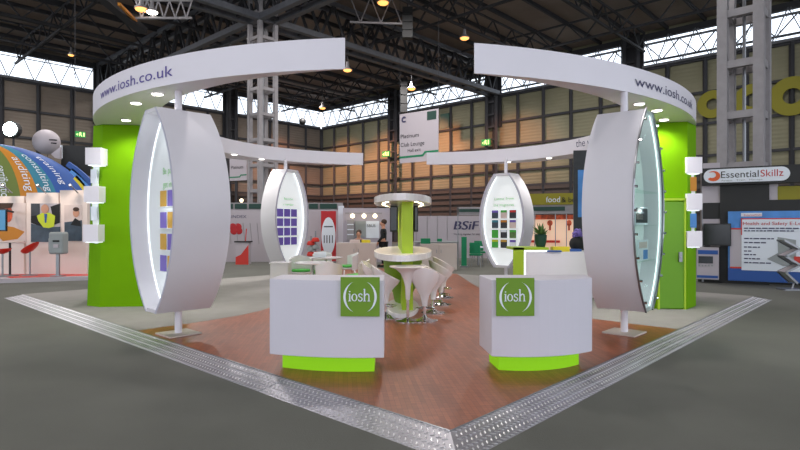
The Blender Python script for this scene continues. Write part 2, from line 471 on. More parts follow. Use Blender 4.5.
# loudspeaker clusters
for (px, y0, y1, Y, lab) in ((407.5, 8, 39, 30, 'black hanging speaker cluster at the top centre'), (404, 78, 113, 44, 'black hanging speaker cluster above the lounge banner')):
    a = at(px, y1, Y); b = at(px, y0, Y)
    t = thing('line_array_speaker', lab, 'loudspeaker', a)
    n = 4; mb = MB(); s = (b.z - a.z) / n
    for k in range(n): mb.box((a.x, a.y, a.z + s * (k + .5)), (.55, .5, s * .92))
    mb.build('cabinets', M['black'], t); mb = MB(); mb.tube(b, (b.x, b.y, CEIL - .05), .03, 6); mb.build('hanger', M['darksteel'], t)

# three big ring letters on the right wall
for px, py, r, lab in ((714, 105, .85, 'olive yellow ring letter on the right wall, nearest the green storage wall'),
                       (753, 101, .95, 'olive yellow ring letter seen between the posts of the pale column'),
                       (793, 97, 1.1, 'olive yellow ring letter at the far right edge of the wall')):
    qv = (px - 400) / F; b = (CY * qv - CX) / (-VX + VY * qv)
    p = wr(b); z = zz(py, p.y); inw = Vector((-UX, -UY, 0)); xd = Vector((-VX, -VY, 0))
    mb = MB(); n = 36; ro = r; ri = r * .4
    for k in range(n):
        a0 = 2 * PI * k / n; a1 = 2 * PI * (k + 1) / n
        loop = [p + Vector((0, 0, z)) + xd * rr * math.cos(a) + Vector((0, 0, rr * math.sin(a))) + inw * .25 for rr, a in ((ro, a0), (ro, a1), (ri, a1), (ri, a0))]
        mb.slab(loop, inw * .12)
    tag(mb.build('ring_letter', M['ringyellow']), lab, 'letter')

# green exit signs on the hall walls
def exit_sign(px, py, side, w, h, lab):
    qv = (px - 400) / F
    if side == 'l':
        a = (CX - CY * qv) / (UX - UY * qv); p = wl(a); xd = Vector((UX, UY, 0)); inw = Vector((-VX, -VY, 0))
    else:
        b = (CY * qv - CX) / (-VX + VY * qv); p = wr(b); xd = Vector((-VX, -VY, 0)); inw = Vector((-UX, -UY, 0))
    p = p + inw * .75; z = zz(py, p.y); p.z = z
    t = thing('exit_sign', lab, 'exit sign', p)
    mb = MB(); mb.slab([p + xd * a + Vector((0, 0, b)) for a, b in ((-w / 2, -h / 2), (w / 2, -h / 2), (w / 2, h / 2), (-w / 2, h / 2))], inw * .1)
    mb.build('sign_box', M['exit'], t)
    mb = MB()
    mb.slab([p + inw * .11 + xd * a * w + Vector((0, 0, b * h)) for a, b in ((-.1, -.4), (0, -.1), (.12, -.4), (.2, -.35), (.08, .05), (.12, .3), (0, .42), (-.1, .3), (-.15, .05))], inw * .01)
    mb.slab([p + inw * .11 + xd * a * w + Vector((0, 0, b * h)) for a, b in ((.28, -.35), (.42, -.35), (.42, .35), (.28, .35))], inw * .01)
    mb.slab([p + inw * .11 + xd * a * w + Vector((0, 0, b * h)) for a, b in ((-.42, -.05), (-.25, -.3), (-.25, .2))], inw * .01)
    mb.build('running_man_symbol', M['exitlit'], t)
    mb = MB(); mb.beam(p - inw * .5, p, .06, .06); mb.build('bracket', M['darksteel'], t)
exit_sign(76.5, 134.5, 'l', .72, .42, 'lit green exit sign high on the left wall')
exit_sign(392, 154, 'r', .95, .5, 'lit green exit sign on the column beside the lounge banner')
exit_sign(491.5, 142.5, 'r', .8, .5, 'lit green exit sign above the right back canopy')
# small round dark cctv dome in front of the window
tag(MB().ball(at(302.5, 121.5, 50), .32).build('camera_dome', M['black'], None, True), 'small dark dome hanging before the corner windows', 'dome camera')
t_ = at(445, 121, 46)
mb = MB(); mb.box(t_, (.9, .12, 1.2), math.atan2(-VY, -VX)); o = mb.build('wall_sign', M['teal_fascia']); tag(o, 'dark green sign on the wall just right of the lounge banner', 'sign')
# brighter wall lamp
def small_lamp(px, py, Y, r, m, lab):
    p = at(px, py, Y); t = thing('floodlight', lab, 'floodlight', p)
    mb = MB(); mb.tube(p + Vector((0, .25, 0)), p, r * 1.15, 16); mb.build('housing', M['black'], t)
    mb = MB(); mb.ball(p, r, 14, 8, sy=.4); mb.build('lens', M[m], t, True)
    mb = MB(); mb.tube(p + Vector((0, .2, 0)), (p.x, p.y + .2, 0), .04, 8); mb.build('stand_pole', M['darksteel'], t)
small_lamp(10, 129, 22, .28, 'flood', 'glaring bluish white floodlight above the coloured dome')
small_lamp(241.5, 200.5, 30, .1, 'warmspot', 'small warm lamp between the left big pod and the back pod')

# ------------------------------------------------------------------ platform
plat = thing('platform', 'low exhibition platform with reddish wood centre and pale grey carpet at both sides', 'platform', (OX, OY, 0))
W0 = .333; UE = 11.1; VE = 12.4
def ring(pts): return [uv(*p) for p in pts]
bl = [(.333, 6.12), (1.56, 6.17), (2.2, 6.28), (2.64, 6.44), (3.0, 6.66), (4, 7.4), (5, 8.3), (6, 9.3), (7.2, 10.6), (8.6, VE)]
br_ = [(5.87, .333), (5.87, 1.0), (5.9, 1.8), (6.15, 2.64), (6.7, 3.6), (7.6, 4.8), (8.8, 6.1), (10, 7.3), (UE, 8.4)]
wood = ring([(W0, W0)] + br_ + [(UE, VE)] + bl[::-1])
MB().prism(wood, 0.0, PH).build('wood_floor', M['wood'], plat)
MB().prism(ring([(W0, VE)] + bl[::-1][0:0] + [(W0, 6.12)] + bl[1:]), 0, PH + .002).build('carpet', M['carpet'], plat)
MB().prism(ring([br_[0]] + [(UE, W0)] + br_[::-1][:-1]), 0, PH + .002).build('carpet', M['carpet'], plat)

def ramp(dirv, perp, Lr, label, other):
    """a strip from the outer corner; dirv along, perp inward"""
    d = Vector((*dirv, 0)); p = Vector((*perp, 0)); O = Vector((OX, OY, 0))
    t = thing('ramp_edging', label, 'ramp edging', (OX, OY, 0))
    mb = MB()
    # mitred wedge: outer edge at z=0, inner at platform height
    a = O; b = O + d * Lr; c = O + d * (Lr - .12) + p * W0 + Vector((0, 0, PH + .004)); e = O + d * W0 + p * W0 + Vector((0, 0, PH + .004))
    mb.add([a, b, c, e, O + Vector((0, 0, -.01)), b + Vector((0, 0, -.01)), Vector((c.x, c.y, -.01)), Vector((e.x, e.y, -.01))],
           [(0, 1, 2, 3), (4, 7, 6, 5), (0, 4, 5, 1), (1, 5, 6, 2), (2, 6, 7, 3), (3, 7, 4, 0)])
    mb.build('tread_plate', M['tread'], t)
    sl = math.hypot(W0, PH); q = (p * W0 + Vector((0, 0, PH + .004))) / sl; q.normalize(); n = d.cross(q).normalized()
    if n.z < 0: n = -n
    mb = MB(); pit = .058; rows = 7
    for i in range(int(Lr / pit)):
        for j in range(rows):
            s = i * pit + (pit / 2 if j % 2 else 0); w = (j + .5) * sl / rows
            if s < w + .03 or s > Lr - .15: continue
            s0 = 1 if j % 2 else -1
            ax = (d + q * s0).normalized(); bx = (d - q * s0).normalized()
            cc = O + d * s + q * w + n * .0005
            if i * pit > 7.5 and (i % 1): continue
            mb.add([cc - ax * .026, cc + bx * .010, cc + ax * .026, cc - bx * .010, cc + n * .006 - ax * .014, cc + n * .006 + ax * .014],
                   [(0, 1, 5, 4), (1, 2, 5), (2, 3, 4, 5), (3, 0, 4)])
    mb.build('raised_lozenges', M['tread2'], t, smooth=False)
    mb = MB()
    for s in (2.4, 4.9, 7.4, 9.9):
        mb.beam(O + d * s + n * .002, O + d * s + q * sl + n * .002, .012, .004, up=n)
    mb.beam(O + d * W0 + q * sl + n * .001, O + d * (Lr - .12) + q * sl + n * .001, .014, .006, up=n)
    mb.build('joint_strips', M['steel'], t)
ramp((VX, VY), (UX, UY), VE, 'silver tread-plate ramp edging along the left front side of the platform', 0)
ramp((UX, UY), (VX, VY), UE, 'silver tread-plate ramp edging along the right front side of the platform', 0)

# ------------------------------------------------------------------ reception counters with logo
def circ3(a, b, c):
    ax, ay = a; bx, by = b; cx, cy = c
    d = 2 * (ax * (by - cy) + bx * (cy - ay) + cx * (ay - by))
    ux = ((ax * ax + ay * ay) * (by - cy) + (bx * bx + by * by) * (cy - ay) + (cx * cx + cy * cy) * (ay - by)) / d
    uy = ((ax * ax + ay * ay) * (cx - bx) + (bx * bx + by * by) * (ax - cx) + (cx * cx + cy * cy) * (bx - ax)) / d
    return (ux, uy), math.hypot(ax - ux, ay - uy)
def arc_pts(a, b, c, n=16):
    (ux, uy), r = circ3(a, b, c)
    t0 = math.atan2(a[1] - uy, a[0] - ux); t1 = math.atan2(c[1] - uy, c[0] - ux); tm = math.atan2(b[1] - uy, b[0] - ux)
    def norm(x, ref):
        while x < ref - PI: x += 2 * PI
        while x > ref + PI: x -= 2 * PI
        return x
    t0 = norm(t0, tm); t1 = norm(t1, tm)
    return [(ux + r * math.cos(t0 + (t1 - t0) * i / n), uy + r * math.sin(t0 + (t1 - t0) * i / n)) for i in range(n + 1)]
def stroke(mb, o, xd, up, nrm, pts, w, k):
    # pts in logo units -> thin ribbons
    for (x0, y0), (x1, y1) in zip(pts, pts[1:]):
        dx, dy = x1 - x0, y1 - y0; L_ = math.hypot(dx, dy) or 1; nx, ny = -dy / L_ * w / 2, dx / L_ * w / 2
        ex, ey = dx / L_ * w * .2, dy / L_ * w * .2
        q = [(x0 - ex + nx, y0 - ey + ny), (x0 - ex - nx, y0 - ey - ny), (x1 + ex - nx, y1 + ey - ny), (x1 + ex + nx, y1 + ey + ny)]
        mb.slab([o + xd * a * k + up * b * k + nrm * .001 for a, b in q], nrm * .003)
def logo(parent, p0, xd, size, nrm):
    """green square with iosh between brackets; p0 lower left corner on the counter face"""
    up = Vector((0, 0, 1))
    mb = MB(); mb.slab([p0, p0 + xd * size, p0 + xd * size + up * size, p0 + up * size], nrm * .03)
    sq = mb.build('logo_panel', M['green_dark'], parent)
    o = p0 + nrm * .031 + xd * size / 2 + up * size / 2
    mb = MB()
    for sg in (-1, 1):        # crescents
        n = 18; out = []; inn = []
        for i in range(n + 1):
            a = R(-66) + R(132) * i / n
            out.append((sg * (.43 * math.cos(a) + 0), .40 * math.sin(a) * 1.05))
            inn.append((sg * (.43 * math.cos(a) - .062 * math.cos(a * 90 / 66)), .40 * math.sin(a) * 1.05))
        for i in range(n):
            q = [out[i], out[i + 1], inn[i + 1], inn[i]]
            mb.slab([o + xd * a * size + up * b * size + nrm * .001 for a, b in q], nrm * .003)
    k = size
    def S(pts, w): stroke(mb, o, xd, up, nrm, pts, w, k)
    b = -.105; xh = .075
    # i
    S([(-.265, b), (-.265, xh)], .034); S([(-.30, b), (-.23, b)], .016); S([(-.295, xh), (-.25, xh)], .016)
    S([(-.277, .135), (-.253, .135)], .028)
    # o
    n = 20; cx, cy = -.145, (b + xh) / 2
    for i in range(n):
        a0 = 2 * PI * i / n; a1 = 2 * PI * (i + 1) / n
        q = [(cx + .078 * math.cos(a0), cy + .096 * math.sin(a0)), (cx + .078 * math.cos(a1), cy + .096 * math.sin(a1)),
             (cx + .044 * math.cos(a1), cy + .080 * math.sin(a1)), (cx + .044 * math.cos(a0), cy + .080 * math.sin(a0))]
        mb.slab([o + xd * a * k + up * c * k + nrm * .001 for a, c in q], nrm * .003)
    # s
    sp = [(.052, .045), (.045, .068), (.01, .08), (-.025, .068), (-.035, .04), (-.022, .012), (.01, -.008), (.045, -.028), (.055, -.058), (.042, -.09), (.008, -.108), (-.03, -.098), (-.042, -.066)]
    S(sp, .026)
    # h
    S([(.115, b), (.115, .2)], .034); S([(.08, b), (.15, b)], .016); S([(.09, .198), (.115, .198)], .016)
    S([(.125, .03), (.15, .065), (.185, .078), (.215, .062), (.228, .025), (.228, b)], .03); S([(.195, b), (.262, b)], .016)
    mb.build('logo_lettering', M['textwhite'], sq)

def counter(label, front, back, lab_logo_px, skirt_in=.10):
    cxm = sum(p[0] for p in front) / len(front); cym = (front[0][1] + back[0][1]) / 2
    t = thing('reception_counter', label, 'counter', (cxm, cym, PH))
    poly = front + back
    MB().prism(poly, .23, 1.03).build('body', M['counter'], t, bevel=.008)
    gx_ = sum(p[0] for p in poly) / len(poly); gy_ = sum(p[1] for p in poly) / len(poly)
    sk = []
    for x, y in poly:
        sx = 1 - 2 * skirt_in / 1.15
        sk.append((gx_ + (x - gx_) * sx, y + (.155 if y < 6.1 else -.02)))
    MB().prism(sk, PH, .235).build('glowing_plinth', M['greenlight'], t)
    p0, p1, size, z = lab_logo_px
    xd = Vector((p1[0] - p0[0], p1[1] - p0[1], 0)).normalized(); nrm = Vector((xd.y, -xd.x, 0))
    logo(t, Vector((p0[0], p0[1], z)), xd, size, nrm)
    return t
fl = arc_pts((-1.385, 5.87), (-.80, 5.715), (-.165, 5.70), 12)
counter('white counter with green iosh square at its right end, left of the pair in front', fl, [(-.175, 6.3), (-1.36, 6.36)],
        ((gx(341, 5.69), 5.69), (gx(380, 5.69), 5.675), .40, zz(316, 5.68)))
fr = arc_pts((.955, 5.76), (1.5, 5.74), (2.085, 6.0), 12)
counter('white counter with green iosh square at its left end, right of the pair in front', fr, [(2.13, 6.35), (.905, 6.31)],
        ((gx(496, 5.72), 5.72), (gx(534, 5.72), 5.73), .392, zz(316, 5.7)))

# ------------------------------------------------------------------ lens-shaped display pods
def pod(name_label, cx, cy, dep, D, hwmax, z0, z1, htip, rec=.25, thick=.05, post_top=3.52, post=True, floor_plate=True, m='pod', base=True):
    """dep = direction from the open face towards its back"""
    d = Vector((*dep, 0)).normalized(); w = Vector((-d.y, d.x, 0))
    if w.y < 0: w = -w                        # +w goes away from the camera
    P = Vector((cx, cy, 0)); t = thing('display_pod', name_label, 'display stand', (cx, cy, PH))
    hh = (z1 - z0) / 2; zc = (z0 + z1) / 2; sag = hwmax - htip
    Rr = (hh * hh + sag * sag) / (2 * sag)
    def hw(z): return math.sqrt(Rr * Rr - (z - zc) ** 2) - (Rr - hwmax)
    def pt(tt, s, z): return P + d * tt + w * s + Vector((0, 0, z))
    n = 28; zs = [z0 + (z1 - z0) * i / n for i in range(n + 1)]
    for sg in (-1, 1):
        mb = MB(); mb.cur = 0
        # outer skin, inner skin and the two edge rims as one solid curved board
        vs = []
        for z in zs:
            o_ = hw(z); i_ = o_ - thick
            vs += [pt(-D / 2, sg * o_, z), pt(D / 2, sg * o_, z), pt(D / 2, sg * i_, z), pt(-D / 2, sg * i_, z)]
        fs = []; mi = []
        b0 = len(mb.v); mb.v += [tuple(v) for v in vs]
        for i in range(n):
            for k in range(4):
                a = i * 4 + k; b = i * 4 + (k + 1) % 4
                mb.f.append([b0 + a, b0 + b, b0 + b + 4, b0 + a + 4]); mb.mi.append(1 if k in (1, 3) else 0)
        mb.f.append([b0, b0 + 1, b0 + 2, b0 + 3]); mb.mi.append(0)
        e = b0 + n * 4; mb.f.append([e, e + 1, e + 2, e + 3]); mb.mi.append(0)
        mb.build('curved_side', [M[m], M['rim']], t, smooth=True)
    for z, dz in ((z0, thick), (z1, -thick)):
        mb = MB(); h_ = htip - thick * .5
        mb.slab([pt(-D / 2 + .01, -h_, z), pt(D / 2 - .01, -h_, z), pt(D / 2 - .01, h_, z), pt(-D / 2 + .01, h_, z)], (0, 0, dz)); mb.build('end_cap', M[m], t)
    mb = MB(); loop = [pt(-D / 2 + rec, hw(z) - thick, z) for z in zs] + [pt(-D / 2 + rec, -(hw(z) - thick), z) for z in zs[::-1]]
    mb.slab(loop, d * .04); bp = mb.build('back_panel', M['panel'], t)
    mb = MB()
    if floor_plate:
        mb.tube((cx, cy, PH), (cx, cy, z0 + .02), .05, 20)
    mb.tube((cx, cy, z1 - .02), (cx, cy, post_top), .05, 20); mb.build('post', M['white'], t, True)
    if floor_plate:
        MB().box((cx, cy, PH + .012), (.46, .46, .02), math.atan2(UY, UX)).build('base_plate', M['cream'], t)
    if D < .6:
        bp.data.materials.clear(); bp.data.materials.append(M['brightened'])
    for zz_ in ((z0 + .35, zc, z1 - .35) if D > .6 else ()):
        l = bpy.data.lights.new('pod_light', 'POINT'); l.energy = 1.1 if D > .6 else 1.1; l.color = (.92, .98, 1); l.shadow_soft_size = .03
        lo = bpy.data.objects.new('pod_light_source', l); C.objects.link(lo); lo.location = pt(-D / 2 + .03, 0, zz_)
    return t, pt, hw, zc, bp, d, w, zs, P

def pod_text(mb, pt, t_in, w, lines, s_left, sgn):
    pass

NZ0, NZ1 = .40, 3.2
# left big pod
t, pt, hw, zc, bp, d, w, zs, P = pod('large white lens-shaped display pod beside the left green wall', -3.15, 7.86, (.70, .714), .78, .77, NZ0, NZ1, .18)
xr = -w                         # reading direction on its face: towards the camera side
rec = -.39 + .25
mb = MB()
text_flat(mb, 'Be part of it', pt(rec - .004, .18, 2.32), -w, .62, .10, off=0)
text_flat(mb, 'get involved', pt(rec - .004, .18, 2.13), -w, .62, .10, off=0)
mb.build('green_slogan', M['lightgreen'], bp)
mb = MB()
for i in range(len(zs) - 1):
    mb.beam(pt(rec - .01, hw(zs[i]) - .06, zs[i]), pt(rec - .01, hw(zs[i + 1]) - .06, zs[i + 1]), .01, .01)
mb.build('led_strip', M['led'], t)
rows = ('top', 'second', 'third', 'bottom')
def book(c, xd, nrm, w_, h_, m, label, group, cover=None):
    t = thing('brochure', label, 'brochure', c, group); up = Vector((0, 0, 1))
    th = .012
    mb = MB(); a = c - xd * w_ / 2
    mb.slab([a, a + xd * w_, a + xd * w_ + up * h_, a + up * h_], nrm * th); mb.build('pages', M['textwhite'], t)
    mb = MB(); mb.slab([a + nrm * th, a + xd * w_ + nrm * th, a + xd * w_ + up * h_ + nrm * th, a + up * h_ + nrm * th], nrm * .003); mb.build('cover', M[m], t)
    if cover:
        mb = MB(); q = a + nrm * (th + .003)
        mb.slab([q + xd * w_ * .05 + up * h_ * .72, q + xd * w_ * .95 + up * h_ * .72, q + xd * w_ * .95 + up * h_, q + xd * w_ * .05 + up * h_], nrm * .002); mb.build('title_band', M[cover], t)
for r in range(4):
    z = 1.98 - r * .305 - .12
    mb = MB(); mb.slab([pt(rec, .30, z - .012), pt(rec, -.5, z - .012), pt(rec - .05, -.5, z - .012), pt(rec - .05, .30, z - .012)], (0, 0, .012)); mb.build('shelf_rail', M['panel'], t)
    for c_, s in enumerate((.13, -.12, -.36)):
        mm = ('gold', 'lilac')[(r + c_) % 2]
        book(pt(rec - .006, s, z + .002), -w, -d, .215, .225, mm,
             '%s brochure in the %s row, %s column of the large left pod' % (('ochre', 'lilac')[(r + c_) % 2], rows[r], ('left', 'middle', 'right')[c_]), 'brochures in the large left pod')

# right big pod with glass front
t, pt, hw, zc, bp, d, w, zs, P = pod('large white lens-shaped pod with glazed front near the right green wall', 3.17 + .047, 7.97 - .037, (-.78, .625), .66, .77, NZ0, NZ1, .16)
rec = -.33 + .25
mb = MB(); loop = [pt(-.405, hw(z) - .01, z) for z in zs] + [pt(-.405, -(hw(z) - .01), z) for z in zs[::-1]]
mb.v = []; loop = [Vector(q) + d * .06 for q in loop]; mb.slab(loop, d * .008); mb.build('glass_front', M['glass'], t)
for sg in (-1, 1):
    mb = MB()
    for i in range(len(zs) - 1):
        mb.beam(pt(-.34, sg * hw(zs[i]), zs[i]), pt(-.34, sg * hw(zs[i + 1]), zs[i + 1]), .02, .03)
    mb.build('steel_trim', M['steel'], t)
for sg in (-1, 1):
    for k in range(9):
        z = NZ0 + .15 + k * .31
        mb = MB(); q = pt(-.355, sg * (hw(z) - .005), z); mb.tube(q, q - d * .03, .018, 10); mb.build('stud', M['chrome'], t)
mb = MB()
for i in range(len(zs) - 1):
    mb.beam(pt(-.30, hw(zs[i]) - .065, zs[i]), pt(-.30, hw(zs[i + 1]) - .065, zs[i + 1]), .014, .014)
mb.build('led_strip', M['led'], t)
for z in (2.07, 1.59, 1.09):
    mb = MB(); q = hw(z) - .06; mb.slab([pt(rec, q, z), pt(rec, -q, z), pt(-.3, -q, z), pt(-.3, q, z)], (0, 0, .008)); mb.build('glass_shelf', M['glass'], t)
def poster(name, c, xd, nrm, w_, h_, label, cat, frame, picture, extra=None, th=.01):
    t = thing(name, label, cat, c); up = Vector((0, 0, 1))
    a = c - xd * w_ / 2
    MB().slab([a, a + xd * w_, a + xd * w_ + up * h_, a + up * h_], nrm * th).build('backing', M[frame], t)
    for (x0, y0, x1, y1, mm) in picture:
        q = a + nrm * (th)
        MB().slab([q + xd * w_ * x0 + up * h_ * y0, q + xd * w_ * x1 + up * h_ * y0, q + xd * w_ * x1 + up * h_ * y1, q + xd * w_ * x0 + up * h_ * y1], nrm * .002).build('print', M[mm], t)
    return t
xd = w; nr = -d
poster('leaflet', pt(-.235, -.02, 1.60), xd, nr, .62, .25, 'leaflet with a photo print, upper one behind the pod glass', 'leaflet', 'textwhite', [(.04, .12, .96, .95, 'darkprint'), (.1, .3, .6, .6, 'pinkprint')])
poster('leaflet', pt(-.235, .05, 1.10), xd, nr, .5, .29, 'pale blue and white leaflet, lower one behind the pod glass', 'leaflet', 'textwhite', [(.5, .05, .95, .5, 'skyblue'), (.1, .6, .9, .9, 'pinkprint')])

# back pods
def small_pod(label, cx, cy, nrm_deg, tint, za=.42, zb=3.2):
    a = R(nrm_deg); dep = (-math.cos(a), -math.sin(a))
    return pod(label, cx, cy, dep, .52, .765, za, zb, .25, rec=.16, thick=.07)
t, pt, hw, zc, bp, d, w, zs, P = small_pod('small white lens-shaped pod with purple leaflets at the back left', gx(285.5, 16.1), 16.1, -27.6, 0)
# reading direction: facing along -d, left to right as seen by a reader
xd = Vector((0, 0, 1)).cross(-d)
rec = -.26 + .16
def sp(x, z): return P + d * (rec - .006) + xd * x + Vector((0, 0, z))
mb = MB(); text_flat(mb, 'Become', sp(-.2, 2.32) , xd, .42, .09); text_flat(mb, 'a member', sp(-.25, 2.16), xd, .5, .09); mb.build('green_slogan', M['lightgreen'], bp)
for r in range(4):
    z = 1.85 - r * .272
    mb = MB(); mb.slab([P + d * rec + xd * -.5 + Vector((0, 0, z - .02)), P + d * rec + xd * .5 + Vector((0, 0, z - .02)), P + d * (rec - .05) + xd * .5 + Vector((0, 0, z - .02)), P + d * (rec - .05) + xd * -.5 + Vector((0, 0, z - .02))], (0, 0, .012)); mb.build('shelf_rail', M['panel'], t)
    for c_ in range(3):
        book(sp(-.38 + c_ * .31, z - .006), xd, -d, .27, .22, 'violet',
             'violet leaflet in the %s row, %s column of the left back pod' % (rows[r], ('left', 'middle', 'right')[c_]), 'violet leaflets in the left back pod')
for sg in (-1, 1):
    mb = MB()
    for i in range(len(zs) - 1): mb.beam(pt(rec - .03, sg * (hw(zs[i]) - .085), zs[i]), pt(rec - .03, sg * (hw(zs[i + 1]) - .085), zs[i + 1]), .012, .012)
    mb.build('led_strip', M['led'], t)
t, pt, hw, zc, bp, d, w, zs, P = small_pod('small white lens-shaped pod with mixed magazines at the back right', gx(506, 16.1), 16.1, -133, 0, .37, 3.09)
xd = Vector((0, 0, 1)).cross(-d)
def sp(x, z): return P + d * (rec - .006) + xd * x + Vector((0, 0, z))
mb = MB(); text_flat(mb, 'Latest from', sp(-.33, 2.32), xd, .66, .1); text_flat(mb, 'the magazines', sp(-.36, 2.14), xd, .7, .1); mb.build('green_slogan', M['lightgreen'], bp)
cols = [('navyprint', 'violet'), ('pinkprint', 'seatgreen'), ('darkprint', 'redprint'), ('navyprint', 'teal'), ('darkprint', 'orange'), ('pinkprint', 'violet'),
        ('seatgreen', None), ('darkprint', 'textwhite'), ('leaf', 'seatgreen'), ('seatgreen', 'hivis'), ('darkprint', 'gold'), ('textwhite', 'violet')]
cname = ['blue with violet title', 'pale with green title', 'dark with red title', 'blue with teal title', 'dark with orange title', 'pale with violet title', 'plain green', 'dark with white title', 'leafy green', 'lime and green', 'dark with gold title', 'white with violet title']
for r in range(4):
    z = 1.80 - r * .285
    mb = MB(); mb.slab([P + d * rec + xd * -.5 + Vector((0, 0, z - .02)), P + d * rec + xd * .5 + Vector((0, 0, z - .02)), P + d * (rec - .05) + xd * .5 + Vector((0, 0, z - .02)), P + d * (rec - .05) + xd * -.5 + Vector((0, 0, z - .02))], (0, 0, .012)); mb.build('shelf_rail', M['panel'], t)
    for c_ in range(3):
        cm, cb = cols[r * 3 + c_]
        book(sp(-.30 + c_ * .30, z - .006), xd, -d, .22, .235, cm,
             'magazine, %s, in the %s row, %s column of the right back pod' % (cname[r * 3 + c_], rows[r], ('left', 'middle', 'right')[c_]), None, cb)
for sg in (-1, 1):
    mb = MB()
    for i in range(len(zs) - 1): mb.beam(pt(rec - .03, sg * (hw(zs[i]) - .085), zs[i]), pt(rec - .03, sg * (hw(zs[i + 1]) - .085), zs[i + 1]), .012, .012)
    mb.build('led_strip', M['led'], t)

# ------------------------------------------------------------------ curved overhead canopies
CZ0, CZ1 = 3.5, 3.88
def canopy(label, outer, inner, spots, n=40, txt=None):
    oa = arc_pts(*outer, n=n); ia = arc_pts(*inner, n=n)
    c = outer[1]; t = thing('overhead_canopy', label, 'canopy', (c[0], c[1], CZ0))
    MB().prism(oa + ia[::-1], CZ0, CZ1).build('fascia', M['white'], t, smooth=True)
    for x, y in spots:
        mb = MB(); mb.tube((x, y, CZ0 - .012), (x, y, CZ0 + .01), .095, 20); b = mb.build('downlight_rim', M['white_gloss'], t)
        mb = MB(); mb.tube((x, y, CZ0 - .016), (x, y, CZ0 - .010), .075, 20); mb.build('downlight_lens', M['spot'], b)
        l = bpy.data.lights.new('downlight', 'SPOT'); l.energy = 95; l.spot_size = R(150); l.spot_blend = .8; l.color = (1, .97, .9); l.shadow_soft_size = .07
        lo = bpy.data.objects.new('downlight_lamp', l); C.objects.link(lo); lo.location = (x, y, CZ0 - .03)
    if txt:
        body, px0, px1, mm, z, h = txt
        (ux, uy), r = circ3(*outer)
        def hit(px):
            k = (px - 400) / F; A = 1 + k * k; B = -2 * (k * ux + uy); D_ = ux * ux + uy * uy - r * r
            Y = (-B - math.sqrt(max(B * B - 4 * A * D_, 0))) / (2 * A); return math.atan2(Y - uy, k * Y - ux)
        mb = MB(); text_arc(mb, body, (ux, uy), r, hit(px0), hit(px1), z, h); mb.build('web_address', M[mm], t)
    return t
sp_l = [(gx(157.5, 8.0), 8.0), (gx(136, 8.6), 8.6), (gx(126, 10.0), 10.0)]
canopy('left front white curved canopy lettered www.iosh.co.uk in purple', ((-.67, 6.73), (-3.03, 7.44), (-6.05, 11.3)), ((-.67, 6.75), (-2.95, 7.9), (-4.7, 11.5)), sp_l,
       txt=('www.iosh.co.uk', 101, 173, 'purple', 3.615, .155))
sp_r = [(gx(639.5, 8.65), 8.65), (gx(657, 9.15), 9.15), (gx(664, 9.95), 9.95)]
canopy('right front white curved canopy lettered www.iosh.co.uk in dark blue', ((.93, 6.92), (3.73, 8.24), (5.75, 10.75)), ((.93, 6.94), (2.95, 8.2), (4.7, 11.0)), sp_r,
       txt=('www.iosh.co.uk', 634.5, 692, 'navy', 3.615, .155))
sp_bl = [(gx(234, 14.7), 14.7), (gx(261, 15.9), 15.9)]
canopy('long white curved canopy over the back left pod', ((-4.72, 12.6), (-3.65, 16.15), (-1.17, 17.5)), ((-5.5, 12.6), (-3.95, 16.75), (-1.17, 17.54)), [(-4.45, 14.85), (-3.98, 15.9)])
canopy('long white curved canopy over the back right pod, joining the right green wall', ((5.0, 12.6), (3.55, 16.2), (.84, 17.4)), ((5.8, 12.6), (3.85, 16.75), (.84, 17.44)),
       [(3.25, 16.6), (4.22, 15.65)])
mb = MB()
a_ = at(574.5, 152, 14.35)
text_flat(mb, 'the w', (a_.x, a_.y - .12, 3.6), Vector((.55, -.83, 0)), .5, .2)
tag(mb.build('canopy_lettering', M['navy']), 'dark word on the right back canopy beside the large glazed pod', 'lettering')

# ------------------------------------------------------------------ green walls / storage room and brochure boxes
M['green_door'] = mat('green_door_paint', rgb(96, 148, 10), .55)
poly = [(gx(87, 10.6), 10.6), (gx(99.5, 10.42), 10.42), (gx(188, 10.6), 10.6), (gx(188, 11.5), 11.5), (gx(92, 11.6), 11.6)]
polt = [(gx(93.5, 10.6), 10.6), (gx(103, 10.42), 10.42)] + poly[2:4] + [(gx(97, 11.6), 11.6)]
t = thing('green_wall', 'tall lime green wall under the left front canopy', 'wall panel', (poly[1][0], poly[1][1], PH))
mb = MB(); mb.prism(poly, PH + .003, CZ0 - .002)
for i, (x, y) in enumerate(polt): mb.v[5 + i] = (x, y, CZ0 - .002)
mb.build('wall_body', M['green'], t)
poly = [(gx(687.5, 10.16), 10.16), (gx(696, 10.6), 10.6), (gx(690, 11.4), 11.4), (gx(636, 11.4), 11.4), (gx(636, 10.3), 10.3)]
t = thing('green_storage_room', 'lime green storage wall with a door under the right front canopy', 'wall panel', (poly[0][0], poly[0][1], PH))
MB().prism(poly, PH, CZ0).build('wall_body', M['green'], t)
x0 = gx(658, 10.2); x1 = gx(683.5, 10.16)
MB().box(((x0 + x1) / 2, 10.165, 1.0 + PH), (x1 - x0, .05, 1.95)).build('door', M['green_door'], t)
dr = t.children[-1]
mb = MB(); mb.box((gx(681, 10.1), 10.12, zz(257, 10.1)), (.06, .03, .18)); mb.tube((gx(681, 10.1), 10.11, zz(257, 10.1)), (gx(679, 10.1), 10.05, zz(257, 10.1)), .012); mb.build('door_handle', M['steel'], dr)
mb = MB()
for (a, b, c_, d_) in ((x0 - .03, x0, 0, 2.03), (x1, x1 + .03, 0, 2.03), (x0 - .03, x1 + .03, 2.0, 2.04)):
    mb.box(((a + b) / 2, 10.15, PH + (c_ + d_) / 2), (b - a, .05, d_ - c_))
mb.build('door_frame', M['green_col'], t)

